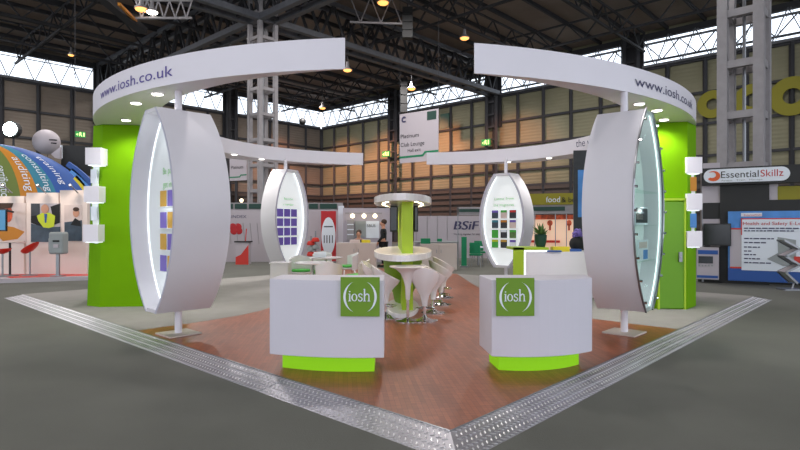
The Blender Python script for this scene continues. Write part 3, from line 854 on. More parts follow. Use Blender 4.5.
def rack(px_out, px_in, Y, label, boxes, sg, mats):
    """curved lit brochure rack on the end of a green wall"""
    xm = gx(px_in, Y); t = thing('brochure_rack', label, 'brochure rack', (xm, Y + .1, PH))
    for (a, b, y0, y1) in boxes:
        X0, X1 = gx(a, Y), gx(b, Y)
        mb = MB(); mb.box(((X0 + X1) / 2, Y + .15, (zz(y0, Y) + zz(y1, Y)) / 2), (X1 - X0, .3, zz(y0, Y) - zz(y1, Y)))
        bx = mb.build('display_box', M['white'], t, bevel=.006)
        mb = MB(); mb.box(((X0 + X1) / 2, Y + .15, zz(y1, Y) - .008), ((X1 - X0) * .8, .2, .012)); mb.build('box_light', M['led'], bx)
    xo = gx(px_out, Y)
    mb = MB(); n = 16
    za, zb = zz(boxes[-1][3] + 2, Y), zz(boxes[0][2] + 2, Y)
    for i in range(n):
        def bx_(k): return xo + sg * .05 * math.sin(PI * k / n)
        z_0 = za + (zb - za) * i / n; z_1 = za + (zb - za) * (i + 1) / n
        mb.add([(bx_(i), Y + .25, z_0), (bx_(i), Y + .28, z_0), (bx_(i) - sg * .12, Y + .28, z_0), (bx_(i) - sg * .12, Y + .25, z_0),
                (bx_(i + 1), Y + .25, z_1), (bx_(i + 1), Y + .28, z_1), (bx_(i + 1) - sg * .12, Y + .28, z_1), (bx_(i + 1) - sg * .12, Y + .25, z_1)],
               [(0, 1, 5, 4), (1, 2, 6, 5), (2, 3, 7, 6), (3, 0, 4, 7)] + ([(0, 3, 2, 1)] if i == 0 else []) + ([(4, 5, 6, 7)] if i == n - 1 else []))
    mb.build('curved_panel', M['panel'], t)
    for (a, b, y0, y1), mm in zip(boxes[:-1], mats):
        z_ = (zz(y1, Y) + zz(boxes[boxes.index((a, b, y0, y1)) + 1][2], Y)) / 2
        mb = MB(); mb.box((xo - sg * .02, Y + .2, z_), (.12, .02, .26)); mb.build('leaflet_holder', M[mm], t)
rack(87, 99, 10.2, 'lit rack of three white boxes on the left green wall end',
     [(85, 101, 147.5, 164.5), (83.5, 99, 186, 202), (82.5, 98, 224.5, 242)], -1, ['textwhite', 'textwhite'])
rack(700, 692, 10.1, 'lit rack of three white boxes on the right green wall end',
     [(687, 702.5, 157, 173), (687, 702.5, 193.5, 210), (687.5, 702.5, 231, 247)], 1, ['orange', 'skyblue'])
# tall dark-blue photo panel behind the glazed pod
t = thing('photo_panel', 'tall dark blue photo panel hanging behind the large glazed pod', 'display panel', (gx(580, 14.1), 14.1, PH))
MB().box((gx(582, 14.1), 14.1, (3.5 + PH) / 2), (.42, .08, 3.5 - PH), R(-10)).build('board', M['darkprint'], t)
mb = MB(); mb.box((gx(582, 14.05), 14.05, 2.4), (.2, .012, 1.2), R(-10)); mb.build('blue_print', M['skyblue'], t)

# ------------------------------------------------------------------ long high table with green spine
TX, TY = .06, 11.0; TR = R(-1.2)
def tloc(x, y): return (TX + x * math.cos(TR) - y * math.sin(TR), TY + x * math.sin(TR) + y * math.cos(TR))
def oval(a, b, n=48, p=2.0): return [tloc(a * math.cos(2 * PI * i / n), b * math.sin(2 * PI * i / n)) for i in range(n)]
t = thing('high_table', 'long oval white high table on a lime green spine with a lit oval hood', 'table', (TX, TY, PH))
MB().prism(oval(.56, 2.0), 1.0, 1.11).build('tabletop', M['white_gloss'], t, bevel=.01)
hood = MB().prism(oval(.56, 2.0), 2.0, 2.12).build('hood', M['white_gloss'], t, bevel=.01)
MB().prism([tloc(.30 * math.cos(2 * PI * i / 40), -.85 + 1.0 * math.sin(2 * PI * i / 40)) for i in range(40)], PH, .13).build('plinth', M['white_gloss'], t, bevel=.01)
MB().prism([tloc(x, y) for x, y in ((.005, -1.45), (.195, -1.45), (.06, 1.5), (-.136, 1.5))], .13, 2.0).build('green_spine', M['green_col'], t)
mb = MB(); prof = [(.16, .13), (.20, .3), (.32, .52), (.37, .78), (.38, 1.0)]; vs = []
for r0, z0 in prof:
    vs += [(*tloc(r0 * math.cos(2 * PI * i / 32), -.2 + r0 * 2.8 * math.sin(2 * PI * i / 32)), z0) for i in range(32)]
fs = [(q * 32 + i, q * 32 + (i + 1) % 32, q * 32 + 32 + (i + 1) % 32, q * 32 + 32 + i) for q in range(4) for i in range(32)] + [list(range(32)), list(range(128, 160))]
mb.add(vs, fs); mb.build('flared_support', M['green_dark'], t, True)
k = 0
for y in (-1.5, -1.05, -.5, .1, .7, 1.3):
    for x in (-.36, .36):
        xx = x * math.sqrt(max(0, 1 - (y / 2.0) ** 2)) * 1.05; p = tloc(xx, y)
        mb = MB(); mb.tube((*p, 1.99), (*p, 2.001), .035, 12); mb.build('downlight_lens', M['warmspot'], hood)
for y in (-1.4, -.2, 1.1):
    for sx in (-.3, .3):
        l = bpy.data.lights.new('hood_light', 'SPOT'); l.energy = 22; l.spot_size = R(125); l.spot_blend = .7; l.color = (1, .8, .5); l.shadow_soft_size = .04
        lo = bpy.data.objects.new('hood_lamp', l); C.objects.link(lo); p = tloc(sx, y); lo.location = (*p, 1.975)
for (px0, px1, Y, lab) in ((389.5, 398, 10.6, 'black monitor on the left side of the green spine'), (413.5, 418.5, 10.6, 'black monitor on the right side of the green spine')):
    X0 = gx(px0, Y); X1 = gx(px1, Y)
    m_ = thing('monitor', lab, 'monitor', ((X0 + X1) / 2, Y, 1.45))
    MB().box(((X0 + X1) / 2, Y + .25, 1.72), (X1 - X0 - .02, .75, .5)).build('casing', M['black'], m_, bevel=.01)
    mb = MB(); mb.box(((X0 + X1) / 2, Y - .13, 1.72), (X1 - X0 - .05, .012, .44)); mb.build('screen', M['screen'], m_)

# bar stools
def make_stool(label):
    t = thing('bar_stool', label, 'bar stool', (0, 0, 0), 'white bar stools at the high table')
    # scoop seat: rim lower at +x (front), high at -x (back)
    n = 32; lv = [(.03, .56), (.055, .60), (.12, .66), (.185, .72), (.215, .78)]
    mb = MB(); rings = []
    def rim(a): return max(0, (1 - math.cos(a)) / 2) ** 1.2 * .25    # a = 0 at front (+x)
    prof = [(.04, .24, 0), (.048, .32, 0), (.07, .41, 0), (.13, .50, .15), (.195, .565, .5), (.222, .62, 1), (.212, .625, 1), (.178, .578, .55), (.12, .54, .15), (.0, .53, 0)]
    vs = []
    for i in range(n):
        a = 2 * PI * i / n
        for r, z, f in prof: vs.append((r * math.cos(a), r * math.sin(a), z + rim(a) * f))
    k = len(prof); fs = []
    for i in range(n):
        j = (i + 1) % n
        for q in range(k - 1): fs.append((i * k + q, j * k + q, j * k + q + 1, i * k + q + 1))
    mb.add(vs, fs); mb.build('seat', M['white_gloss'], t, smooth=True)
    MB().tube((0, 0, .05), (0, 0, .26), .024, 14).build('gas_column', M['chrome'], t, True)
    MB().lathe([(.2, 0), (.2, .012), (.12, .025), (.04, .06), (.025, .1)], (0, 0, 0), 28).build('base', M['chrome'], t, True)
    mb = MB()
    for i in range(14):
        a0 = R(-70 + 10 * i); a1 = R(-60 + 10 * i)
        mb.tube((.16 * math.cos(a0), .16 * math.sin(a0), .2), (.16 * math.cos(a1), .16 * math.sin(a1), .2), .01, 8)
    for a in (R(-70), R(70)): mb.tube((.16 * math.cos(a), .16 * math.sin(a), .2), (0, 0, .2), .01, 8)
    mb.build('footrest', M['chrome'], t, True)
    return t
stools = [(.40, 8.95, 80, 'nearest white bar stool, seen from behind, right of the high table end'),
          (.585, 9.75, 20, 'white bar stool on the right side, second from the front'),
          (.79, 10.75, 15, 'white bar stool on the right side, third from the front'),
          (.93, 11.8, 20, 'white bar stool on the right side, farthest back'),
          (-.235, 9.25, 5, 'white bar stool at the left front end of the high table'),
          (-.50, 10.5, -10, 'white bar stool on the left side half hidden by the front counter'),]
proto = None
for x, y, rz, lab in stools:
    if proto is None: proto = o = make_stool(lab)
    else: o = copy_tree(proto)
    o['label'] = lab; o.location = (x, y, PH); o.rotation_euler = (0, 0, R(rz)); o.scale = (1.06, 1.06, 1.0)
x, y = gx(407.5, 9.35), 8.92
t = thing('pedestal_stand', 'white trumpet-shaped pedestal with flat top at the near end of the high table', 'pedestal', (x, y, PH))
MB().lathe([(.025, .34), (.035, .36), (.045, .55), (.07, .66), (.12, .77), (.2, .84), (.30, .875), (.30, .89), (0, .89)], (x, y, PH), 32).build('flared_top', M['white_gloss'], t, True)
MB().tube((x, y, PH + .02), (x, y, PH + .36), .025, 14).build('pole', M['chrome'], t, True)
MB().lathe([(.2, 0), (.2, .012), (.1, .025), (.026, .06)], (x, y, PH), 28).build('base', M['chrome'], t, True)

# ------------------------------------------------------------------ lounge corner: low tables and chairs
def make_chair():
    t = thing('lounge_chair', 'x', 'chair', (0, 0, 0), 'white lounge chairs with green cushions')
    mb = MB(); n = 12; vs = []
    # curved back shell (facing +x)
    for i in range(n + 1):
        a = R(100 + 160 * i / n); r = .27
        top = .84 - .10 * abs(i / n - .5) * 2
        for rr in (r, r - .03):
            vs.append((rr * math.cos(a), rr * math.sin(a), .36)); vs.append((rr * 1.08 * math.cos(a), rr * 1.08 * math.sin(a), top))
    fs = []
    for i in range(n):
        b = i * 4; c = b + 4
        fs += [(b, c, c + 1, b + 1), (b + 2, b + 3, c + 3, c + 2), (b + 1, c + 1, c + 3, b + 3), (b, b + 2, c + 2, c)]
    fs += [(0, 1, 3, 2), (n * 4, n * 4 + 2, n * 4 + 3, n * 4 + 1)]
    mb.add(vs, fs); mb.build('backrest', M['white_gloss'], t, True)
    MB().lathe([(.24, .38), (.26, .40), (.26, .43), (.2, .44)], (0.01, 0, 0), 28).build('seat', M['white_gloss'], t, True)
    MB().lathe([(.22, .44), (.235, .46), (.22, .49), (.1, .50)], (0.01, 0, 0), 28).build('cushion', M['seatgreen'], t, True)
    for sx in (-1, 1):
        for sy in (-1, 1):
            MB().tube((sx * .14, sy * .14, .39), (sx * .2, sy * .2, 0), .013, 8).build('leg', M['chrome'], t)
    return t
chs = [(301, 13.4, -70, 'white lounge chair with rounded back, left behind the front low table'),
       (329, 11.35, 95, 'white lounge chair nearest the left counter, its back to it'),
       (357, 12.0, 180, 'white lounge chair right of the front low table, seen side on'),
       (348, 14.8, 200, 'white lounge chair farthest right beside the rear low table'),
       (322, 15.6, -90, 'white lounge chair at the back of the seating behind the rear table')]
proto = None
for px, Y, rz, lab in chs:
    if proto is None: proto = o = make_chair()
    else: o = copy_tree(proto)
    o['label'] = lab; o.location = (gx(px, Y), Y, PH + .002); o.rotation_euler = (0, 0, R(rz)); o.scale = (.97, .97, .97)
def low_table(px, Y, label):
    x = gx(px, Y); t = thing('low_table', label, 'table', (x, Y, PH), None)
    MB().lathe([(0, .70), (.38, .70), (.42, .715), (.42, .735), (0, .735)], (x, Y, PH), 36).build('tabletop', M['white_gloss'], t, True)
    MB().tube((x, Y, PH + .02), (x, Y, PH + .7), .035, 14).build('pedestal', M['chrome'], t, True)
    MB().lathe([(.26, 0), (.26, .012), (.1, .025), (.035, .05)], (x, Y, PH), 28).build('base', M['chrome'], t, True)
low_table(314, 12.1, 'front round white table in the lounge corner behind the left counter')
low_table(326, 14.0, 'rear round white table in the lounge corner')
def item(name, label, cat, c, size, m, rz=0):
    mb = MB(); mb.box(c, size, rz); return tag(mb.build(name, M[m], bevel=.004), label, cat)
p = at(320, 257, 14.0); t = thing('paper_stack', 'stack of white papers on the rear low table', 'paper stack', (p.x, 14.0, PH + .736))
mb = MB(); mb.box((p.x, 14.0, PH + .80), (.3, .22, .12), .2); mb.build('sheets', M['textwhite'], t)
x = gx(281, 13.0); t = thing('cube_table', 'low white block table below the left back pod', 'table', (x, 13.0, PH))
MB().box((x, 13.0, PH + .33), (.42, .4, .64)).build('block', M['white_gloss'], t, bevel=.01); MB().box((x, 13.0, PH + .665), (.46, .44, .03)).build('top', M['white_gloss'], t, bevel=.005)
# green low bench
x = gx(364, 12.9); t = thing('low_bench', 'low olive green box bench beside the lounge chairs', 'bench', (x, 12.9, PH))
MB().box((x, 12.9, PH + .21), (.5, .4, .42)).build('box_seat', M['green_dark'], t, bevel=.01)

# ------------------------------------------------------------------ rear right desk with plant
Yd = 11.2
t = thing('reception_desk', 'white and lime green desk with a glowing edge behind the right counter', 'desk', (gx(545, Yd), Yd, PH))
MB().prism([(gx(526, Yd), Yd), (gx(590, Yd), Yd + .1), (gx(597, Yd + .7), Yd + .8), (gx(526, Yd + .7), Yd + .7)], PH, zz(252, Yd)).build('body', M['white'], t)
MB().prism([(gx(513, Yd), Yd), (gx(524, Yd), Yd), (gx(524, Yd + .7), Yd + .7), (gx(513, Yd + .7), Yd + .7)], PH, zz(247.5, Yd)).build('green_end', M['green_col'], t)
MB().box(((gx(513, Yd) + gx(549, Yd)) / 2, Yd + .35, zz(248.7, Yd)), (gx(549, Yd) - gx(513, Yd), .7, .05)).build('green_top', M['green_col'], t)
mb = MB(); mb.box((gx(525, Yd), Yd + .02, (PH + zz(251, Yd)) / 2), (.035, .03, zz(251, Yd) - PH)); mb.box((gx(536, Yd), Yd + .02, zz(251, Yd)), (gx(548, Yd) - gx(525, Yd), .03, .03)); mb.build('glowing_edge', M['led'], t)
zt = zz(247.5, Yd)
x = gx(540, 11.6); zt2 = zz(248.7, Yd) + .025
t = thing('potted_plant', 'leafy plant in a dark vase on the white and green desk', 'plant', (x, 11.55, zt2))
MB().lathe([(.09, 0), (.12, .12), (.13, .24), (.11, .26)], (x, 11.55, zt2), 20).build('vase', M['teal_fascia'], t, True)
mb = MB()
for i in range(70):
    a = random.uniform(0, 2 * PI); el = random.uniform(.3, 1.4); L_ = random.uniform(.14, .32)
    b = Vector((x, 11.55, zt2 + .22)); dr_ = Vector((math.cos(a) * math.cos(el), math.sin(a) * math.cos(el), math.sin(el)))
    q = b + dr_ * L_; sd = dr_.cross(Vector((0, 0, 1))).normalized() * .025; m1 = b + dr_ * L_ * .6
    mb.add([b, m1 + sd + Vector((0, 0, .01)), q, m1 - sd + Vector((0, 0, .01)), m1 + Vector((0, 0, .02))], [(0, 1, 4), (1, 2, 4), (2, 3, 4), (3, 0, 4)])
mb.build('leaves', M['leaf'], t)
zb = zz(252, Yd)
for (px, Y, sz, mm, nm, lab, cat) in ((560, 11.45, (.34, .22, .1), 'yellow', 'leaflet_tray', 'yellow tray of leaflets on the white desk', 'tray'),
                                      (573, 11.5, (.3, .2, .05), 'blue', 'brochure_pile', 'blue brochure pile on the right part of the white desk', 'brochures'),
                                      (553, 11.3, (.3, .2, .03), 'blue', 'brochure_pile', 'low blue brochure pile in front of the yellow tray', 'brochures')):
    item(nm, lab, cat, (gx(px, Y), Y, zb + sz[2] / 2 + (.0)), sz, mm)
x = gx(577, 11.7); t = thing('flower_vase', 'dark round planter with a purple bloom at the right end of the desk', 'plant', (x, 11.7, zb))
MB().ball((x, 11.7, zb + .15), .16).build('planter', M['suit'], t, True)
mb = MB()
for i in range(24):
    a = random.uniform(0, 6.28); mb.ball((x + .11 * math.cos(a) * random.random(), 11.7 + .1 * math.sin(a), zb + .36 + random.uniform(-.06, .1)), .035, 8, 6)
mb.build('blooms', M['lilac'], t, True)

# ------------------------------------------------------------------ neighbouring stands at the back
def plane(px0, Y0, px1, Y1):
    A = Vector((gx(px0, Y0), Y0, 0)); B = Vector((gx(px1, Y1), Y1, 0)); d = (B - A).normalized(); n = Vector((d.y, -d.x, 0))
    def f(px, py=None, off=0):
        k = (px - 400) / F; a = A + n * off
        s = (k * a.y - a.x) / (d.x - k * d.y); p = a + d * s
        return Vector((p.x, p.y, zz(py, p.y) if py is not None else 0))
    return f, d, n
def quad(parent, name, f, n, x0, y0, x1, y1, m, th=.02, off=0, rot=None):
    a = f(x0, y0, off); b = f(x1, y0, off); zt_ = a.z; zb_ = f(x0, y1, off).z
    loop = [Vector((a.x, a.y, zb_)), Vector((b.x, b.y, zb_)), Vector((b.x, b.y, zt_)), Vector((a.x, a.y, zt_))]
    return MB().slab(loop, n * th).build(name, M[m], parent)
M['shell'] = mat('pale_partition', rgb(186, 178, 184), .6)
M['lilacwall'] = mat('lilac_partition', rgb(176, 168, 178), .6)

# shell scheme stand, left back (Y ~ 24)
f, d, n = plane(225, 24, 345, 24.2)
t = thing('exhibition_booth', 'pale partition stand with green header panels and red prints behind the left back pod', 'booth', f(285))
quad(t, 'partition', f, n, 225, 209.5, 343, 262, 'shell', .05)
for a, b in ((225, 233), (235, 247), (249, 262), (264, 276), (278, 292), (294, 307), (309, 318), (320, 337)):
    quad(t, 'header_panel', f, n, a, 203.8, b, 208.8, 'teal_fascia', .04, .04)
quad(t, 'header_frame', f, n, 225, 202.6, 343, 209.6, 'greyframe', .03)
for a in (338.5,): quad(t, 'end_post', f, n, a, 206, a + 5.5, 262, 'textwhite', .2, .02)
mb = MB(); a = f(229, 218, .06); text_flat(mb, 'LINDEX', a, d, .75, .13); mb.build('booth_name', M['navy'], t)
mb = MB(); 
for (px, py, r) in ((233, 227, .16), (238, 227, .16), (234, 231, .16), (239, 231, .15)):
    q = f(px, py, .06); mb.ball(q, r, 12, 8, sy=.15)
mb.build('red_flower_print', M['redprint'], t)
mb = MB()
for k in range(5):
    q = f(252 + k * 1.5, 226 + k, .06); mb.beam(f(229 + k * 7, 222 + 1, .065), f(231 + k * 7, 244, .065), .02, .02)
mb.build('thin_lines', M['greyframe'], t)
t = thing('promotion_counter', 'small counter with red and white front and black top in the left back booth', 'counter', at(243, 264, 22.6))
b = Vector((gx(243.5, 22.6), 22.6, 0)); 
MB().box((b.x, b.y, .45), (.52, .4, .9)).build('body', M['shell'], t)
mb = MB(); mb.slab([Vector((b.x - .26, b.y - .205, .0)), Vector((b.x + .26, b.y - .205, 0)), Vector((b.x + .26, b.y - .205, .8)), Vector((b.x - .05, b.y - .205, .4)), Vector((b.x - .26, b.y - .205, .3))], (0, -.01, 0)); mb.build('red_wave', M['red'], t)
MB().box((b.x, b.y, .92), (.62, .48, .05)).build('top', M['black'], t)
mb = MB(); mb.tube((b.x + .08, b.y, .94), (b.x + .12, b.y, 1.45), .02, 8); mb.build('red_sign_post', M['red'], t)
def rollup(px, Y, y0, y1, w_px, label):
    x = gx(px, Y); w_ = w_px / F * Y; z0, z1 = 0, zz(y0, Y)
    t = thing('roll_up_banner', label, 'banner', (x, Y, 0))
    MB().box((x, Y, z1 / 2 + .04), (w_, .02, z1 - .08)).build('banner_sheet', M['redprint'], t)
    mb = MB(); loop = [(x + w_ * .47 * math.cos(a), Y - .012, z1 * .52 + z1 * .36 * math.sin(a)) for a in [2 * PI * i / 32 for i in range(32)]]
    mb.slab(loop, (0, -.006, 0)); mb.build('white_oval', M['textwhite'], t)
    mb = MB(); 
    for k in range(4): mb.box((x - w_ * .28 + k * w_ * .18, Y - .021, z1 * .46), (w_ * .06, .004, z1 * .15))
    mb.box((x, Y - .021, z1 * .70), (w_ * .6, .004, .05)); mb.build('print', M['darkprint'], t)
    MB().box((x, Y, .04), (w_ * 1.05, .25, .08)).build('base_cassette', M['steel'], t)
rollup(328.5, 23.2, 211, 254, 15, 'red roll-up banner with a white oval beside the left back booth end')
for px, lab, py in ((315.5, 'red and white cabinet stool left of the red roll-up banner', 231), (311, 'dark and red trolley in shade beside the left back pod', 236)):
    x = gx(px, 22.4); t = thing('product_stand', lab, 'stand', (x, 22.4, 0)); zt_ = zz(py, 22.4)
    for k in range(3):
        mb = MB(); mb.lathe([(.16, 0), (.17, .05), (.12, .16), (.02, .18)], (x, 22.4, .35 + k * (zt_ - .5) / 3), 16); mb.build('dish', M[('red', 'grey', 'red')[k]], t, True)
    MB().tube((x, 22.4, 0), (x, 22.4, zt_), .03, 8).build('pole', M['steel'], t)
    MB().lathe([(.22, 0), (.22, .03), (.04, .05)], (x, 22.4, 0), 16).build('base', M['steel'], t, True)

# stand with shelves and lamps
f, d, n = plane(345, 23, 395, 23.2)
t = thing('exhibition_booth', 'grey partition stand with shelves and warm spotlights behind the dark-suited person', 'booth', f(365))
quad(t, 'partition', f, n, 343, 208, 392, 262, 'lilacwall', .05)
quad(t, 'shelf_unit', f, n, 347, 220, 354, 240, 'greyframe', .25, .05)
for y in (224, 229, 234): quad(t, 'shelf_board', f, n, 347.3, y, 353.7, y + 1, 'textwhite', .1, .22)
quad(t, 'dark_screen', f, n, 355, 221, 366, 237, 'grey', .06, .05)
quad(t, 'white_poster', f, n, 366, 221, 379, 238, 'textwhite', .03, .05)
mb = MB(); q = f(367, 227, .09); text_flat(mb, 'SBUS', q, d, .35, .12); mb.build('poster_lettering', M['suit'], t)
quad(t, 'lamp_rail', f, n, 345, 212.5, 382, 214, 'greyframe', .1, .3)
for px in (352.5, 364, 375):
    q = f(px, 216, .45); mb = MB(); mb.ball(q, .09, 10, 6); mb.build('spotlight_head', M['warmspot'], t, True)

def cabinet(px0, px1, Y, ytop, label):
    X0, X1 = gx(px0, Y), gx(px1, Y); zt_ = zz(ytop, Y)
    t = thing('cupboard', label, 'cupboard', ((X0 + X1) / 2, Y, 0))
    MB().box(((X0 + X1) / 2, Y + .25, zt_ / 2), (X1 - X0, .5, zt_)).build('body', M['cream'], t, bevel=.005)
    for s in (0, 1):
        a = X0 + (X1 - X0) * .5 * s + .02; b = X0 + (X1 - X0) * .5 * (s + 1) - .02
        dd = MB().box(((a + b) / 2, Y - .01, zt_ / 2 + .02), (b - a, .02, zt_ - .14)).build('door', M['cream'], t)
        hx = b - .06 if s == 0 else a + .06
        MB().box((hx, Y - .03, zt_ * .72), (.02, .02, .12)).build('handle', M['steel'], dd)
cabinet(336.5, 376, 19.6, 243, 'cream cupboard behind the lounge chairs, in front of the dark-suited person')
cabinet(420.5, 457, 19.6, 244, 'cream cupboard right of the high table, in front of the BSiF wall')
for px, mm, w_, lab in ((355, 'pinkprint', .35, 'pale pink box on the left cream cupboard'), (366, 'yellow', .3, 'yellow leaflet pile on the left cream cupboard'),):
    item('box', lab, 'box', (gx(px, 19.85), 19.85, zz(243, 19.6) + .055), (w_, .25, .1), mm)
item('box', 'jade green box on the right cream cupboard', 'box', (gx(425.5, 19.85), 19.85, zz(244, 19.6) + .1), (.34, .25, .19), 'jade')

# BSiF stand
f, d, n = plane(414, 25, 500, 25)
t = thing('exhibition_booth', 'white panelled wall with dark blue BSiF lettering right of the high table', 'booth', f(450))
quad(t, 'partition', f, n, 414, 216, 500, 258, 'shell', .05)
for px in (416, 427, 437, 447): quad(t, 'panel_joint', f, n, px, 216, px + .5, 240, 'greyframe', .02, .05)
mb = MB(); q = f(453.5, 229.5, .07); text_flat(mb, 'BSiF', q, d, 1.06, .40); text_flat(mb, 'BSiF', q + d * .03 + n * .001, d, 1.06, .40)
vsx = mb.v; mb.v = [tuple(Vector(v) + d * .22 * (v[2] - q.z)) for v in vsx]; mb.build('bsif_lettering', M['navy'], t)
mb = MB(); q = f(453.5, 235, .07); text_flat(mb, 'Working together for safety', q, d, 1.25, .09); mb.build('tagline', M['suit'], t)
t = thing('booth_header', 'grey metal header with dark green band above the BSiF lettering', 'header', f(500, 210))
f2, d2, n2 = plane(455, 22, 580, 22)
quad(t, 'header_frame', f2, n2, 457, 207, 498, 215.5, 'greyframe', .05)
quad(t, 'green_band', f2, n2, 459, 209, 497, 212, 'teal_fascia', .03, .05)
for px in (457.3, 497): quad(t, 'post', f2, n2, px, 207, px + 1, 266, 'steel', .05)
# green chairs and things at BSiF
for i, (px, Y, w_, z0_, h_, mm, nm, lab, cat) in enumerate(((439.5, 23.5, .2, .75, .12, 'jade', 'folder', 'jade green folder on the grey desk before the BSiF wall', 'folder'),)):
    item(nm, lab, cat, (gx(px, Y), Y, .96), (w_, .2, h_), mm)
x = gx(436, 23.5); t = thing('desk', 'long grey desk before the BSiF wall', 'desk', (x, 23.5, 0))
MB().box((x, 23.5, .88), (1.9, .6, .04)).build('desktop', M['grey'], t); MB().box((x, 23.7, .44), (1.7, .04, .84)).build('front_panel', M['shell'], t)
x = gx(464, 21); t = thing('banner_stand', 'narrow jade green upright panel beneath the booth header', 'panel', (x, 21, 0))
MB().box((x, 21, .6), (.2, .04, 1.1)).build('panel', M['jade'], t); MB().box((x, 21, .03), (.3, .3, .05)).build('foot', M['steel'], t)
pc = None
def make_green_chair():
    t = thing('office_chair', 'x', 'chair', (0, 0, 0))
    MB().box((0, .2, .72), (.42, .06, .42)).build('backrest', M['jade'], t, bevel=.02)
    MB().box((0, 0, .46), (.44, .42, .07)).build('seat', M['jade'], t, bevel=.02)
    for sx in (-1, 1):
        for sy in (-1, 1): MB().tube((sx * .18, sy * .18, .44), (sx * .22, sy * .22, 0), .015, 8).build('leg', M['steel'], t)
    return t
for k, (px, Y, rz, lab) in enumerate(((476, 21.3, 160, 'green office chair nearest the right back pod'), (481, 23.2, 20, 'green office chair behind the other by the BSiF wall'))):
    if pc is None: pc = o = make_green_chair()
    else: o = copy_tree(pc)
    o['label'] = lab; o.location = (gx(px, Y), Y, 0); o.rotation_euler = (0, 0, R(rz))
x = gx(478, 22.2); t = thing('round_table', 'small white table with papers between the green office chairs', 'table', (x, 22.2, 0))
MB().lathe([(0, .70), (.36, .70), (.36, .73), (0, .73)], (x, 22.2, 0), 24).build('tabletop', M['textwhite'], t); MB().tube((x, 22.2, 0), (x, 22.2, .7), .04, 10).build('pedestal', M['steel'], t)

# food & beverage counter stand
f, d, n = plane(525, 23, 600, 22)
t = thing('food_stand', 'food stand with mustard sign lettered food & be and warm pictures', 'booth', f(550))
M['warmwall'] = mat('emissive_cream_wall', rgb(236, 206, 182), .6, emit=.35, ecol=rgb(255, 206, 170))  # cream wall with a weak warm emission of its own
quad(t, 'back_wall', f, n, 520, 216, 600, 262, 'warmwall', .05)
quad(t, 'sign_board', f, n, 527, 194, 580, 205, 'mustard', .12, .5)
mb = MB(); q = f(546, 202.3, .64); text_flat(mb, 'food', q, d, .54, .24); mb.build('sign_lettering', M['textwhite'], t)
mb = MB(); q = f(561.5, 202.3, .64); text_flat(mb, '& be', q, d, .52, .22); mb.build('sign_lettering_dark', M['suit'], t)
quad(t, 'header_frame', f, n, 527, 205.3, 578, 214, 'greyframe', .05, .5)
quad(t, 'green_band', f, n, 528, 207, 565, 211, 'teal_fascia', .03, .55)
M['redfood'] = mat('red_food_photo_print', rgb(196, 84, 48), .6, var=.7, scale=5)
quad(t, 'food_pictures', f, n, 528, 215, 574, 219.5, 'redfood', .03, .05)
for px in (534.5, 555, 566): quad(t, 'post', f, n, px, 205, px + .9, 262, 'steel', .05, .5)
for px in (550, 569): 
    q = f(px, 223, .08); mb = MB(); mb.ball(q, .12, 10, 6, sy=.2); mb.box(q - Vector((0, 0, .2)), (.07, .03, .2)); mb.build('ice_cream_print', M['redfood'], t)
quad(t, 'red_counter_band', f, n, 520, 240, 560, 242.3, 'red', .1, .1)

# ------------------------------------------------------------------ grey hanging banners
def hang_banner(p0, p1, y0, y1, label, lines, logo_m='navy'):
    A = Vector((gx(p0[0], p0[1]), p0[1], 0)); B = Vector((gx(p1[0], p1[1]), p1[1], 0)); dd = (B - A).normalized(); nn = Vector((dd.y, -dd.x, 0))
    zt_ = zz(y0, p0[1]); zb_ = zz(y1, p0[1]); w_ = (B - A).length
    t = thing('hanging_banner', label, 'banner', (A.x, A.y, zb_)); h_ = zt_ - zb_
    MB().slab([A + Vector((0, 0, zb_)), B + Vector((0, 0, zb_)), B + Vector((0, 0, zt_)), A + Vector((0, 0, zt_))], nn * .03).build('sheet', M['shell'], t)
    for (txt_, x, y, ww, hh) in lines:
        mb = MB(); text_flat(mb, txt_, A + dd * w_ * x + Vector((0, 0, zb_ + h_ * y)) + nn * .04, dd, w_ * ww, h_ * hh); mb.build('lettering', M['suit'], t)
    mb = MB(); a = A + nn * .035 + Vector((0, 0, zb_ + h_ * .10))
    mb.slab([a, a + dd * w_ * .62, a + dd * w_ * .68 + Vector((0, 0, h_ * .06)), a + dd * w_ + Vector((0, 0, h_ * .06)), a + dd * w_ + Vector((0, 0, h_ * .10)), a + dd * w_ * .66 + Vector((0, 0, h_ * .10)), a + dd * w_ * .60 + Vector((0, 0, h_ * .04)), a + Vector((0, 0, h_ * .04))], nn * .006)
    mb.build('green_stripe', M['jade'], t); mb = MB()
    mb.slab([a + dd * w_ * .72 + Vector((0, 0, h_ * .70)), a + dd * w_ * .95 + Vector((0, 0, h_ * .70)), a + dd * w_ * .95 + Vector((0, 0, h_ * .87)), a + dd * w_ * .72 + Vector((0, 0, h_ * .87))], nn * .006)
    mb.build('code_panel', M['teal_fascia'], t)
    mb = MB()
    for k in range(10):
        a0, a1 = R(40 + 28 * k), R(68 + 28 * k); c_ = A + dd * w_ * .12 + nn * .04 + Vector((0, 0, zb_ + h_ * .88)); r = w_ * .05
        mb.beam(c_ + dd * r * math.cos(a0) + Vector((0, 0, r * math.sin(a0))), c_ + dd * r * math.cos(a1) + Vector((0, 0, r * math.sin(a1))), w_ * .035, .01, up=nn)
    mb.build('round_emblem', M['navy'], t)
    mb = MB()
    for q in (A, B): mb.tube(q + Vector((0, 0, zt_)), (q.x, q.y, CEIL - .05), .012, 6)
    mb.build('cables', M['darksteel'], t)
hang_banner((400, 31), (438.7, 29.4), 114.5, 163.5, 'grey hanging banner lettered Platinum Club Lounge at the centre',
            [('Platinum', .03, .50, .48, .085), ('Club Lounge', .03, .33, .62, .085), ('Hall exit', .22, .21, .34, .07)])
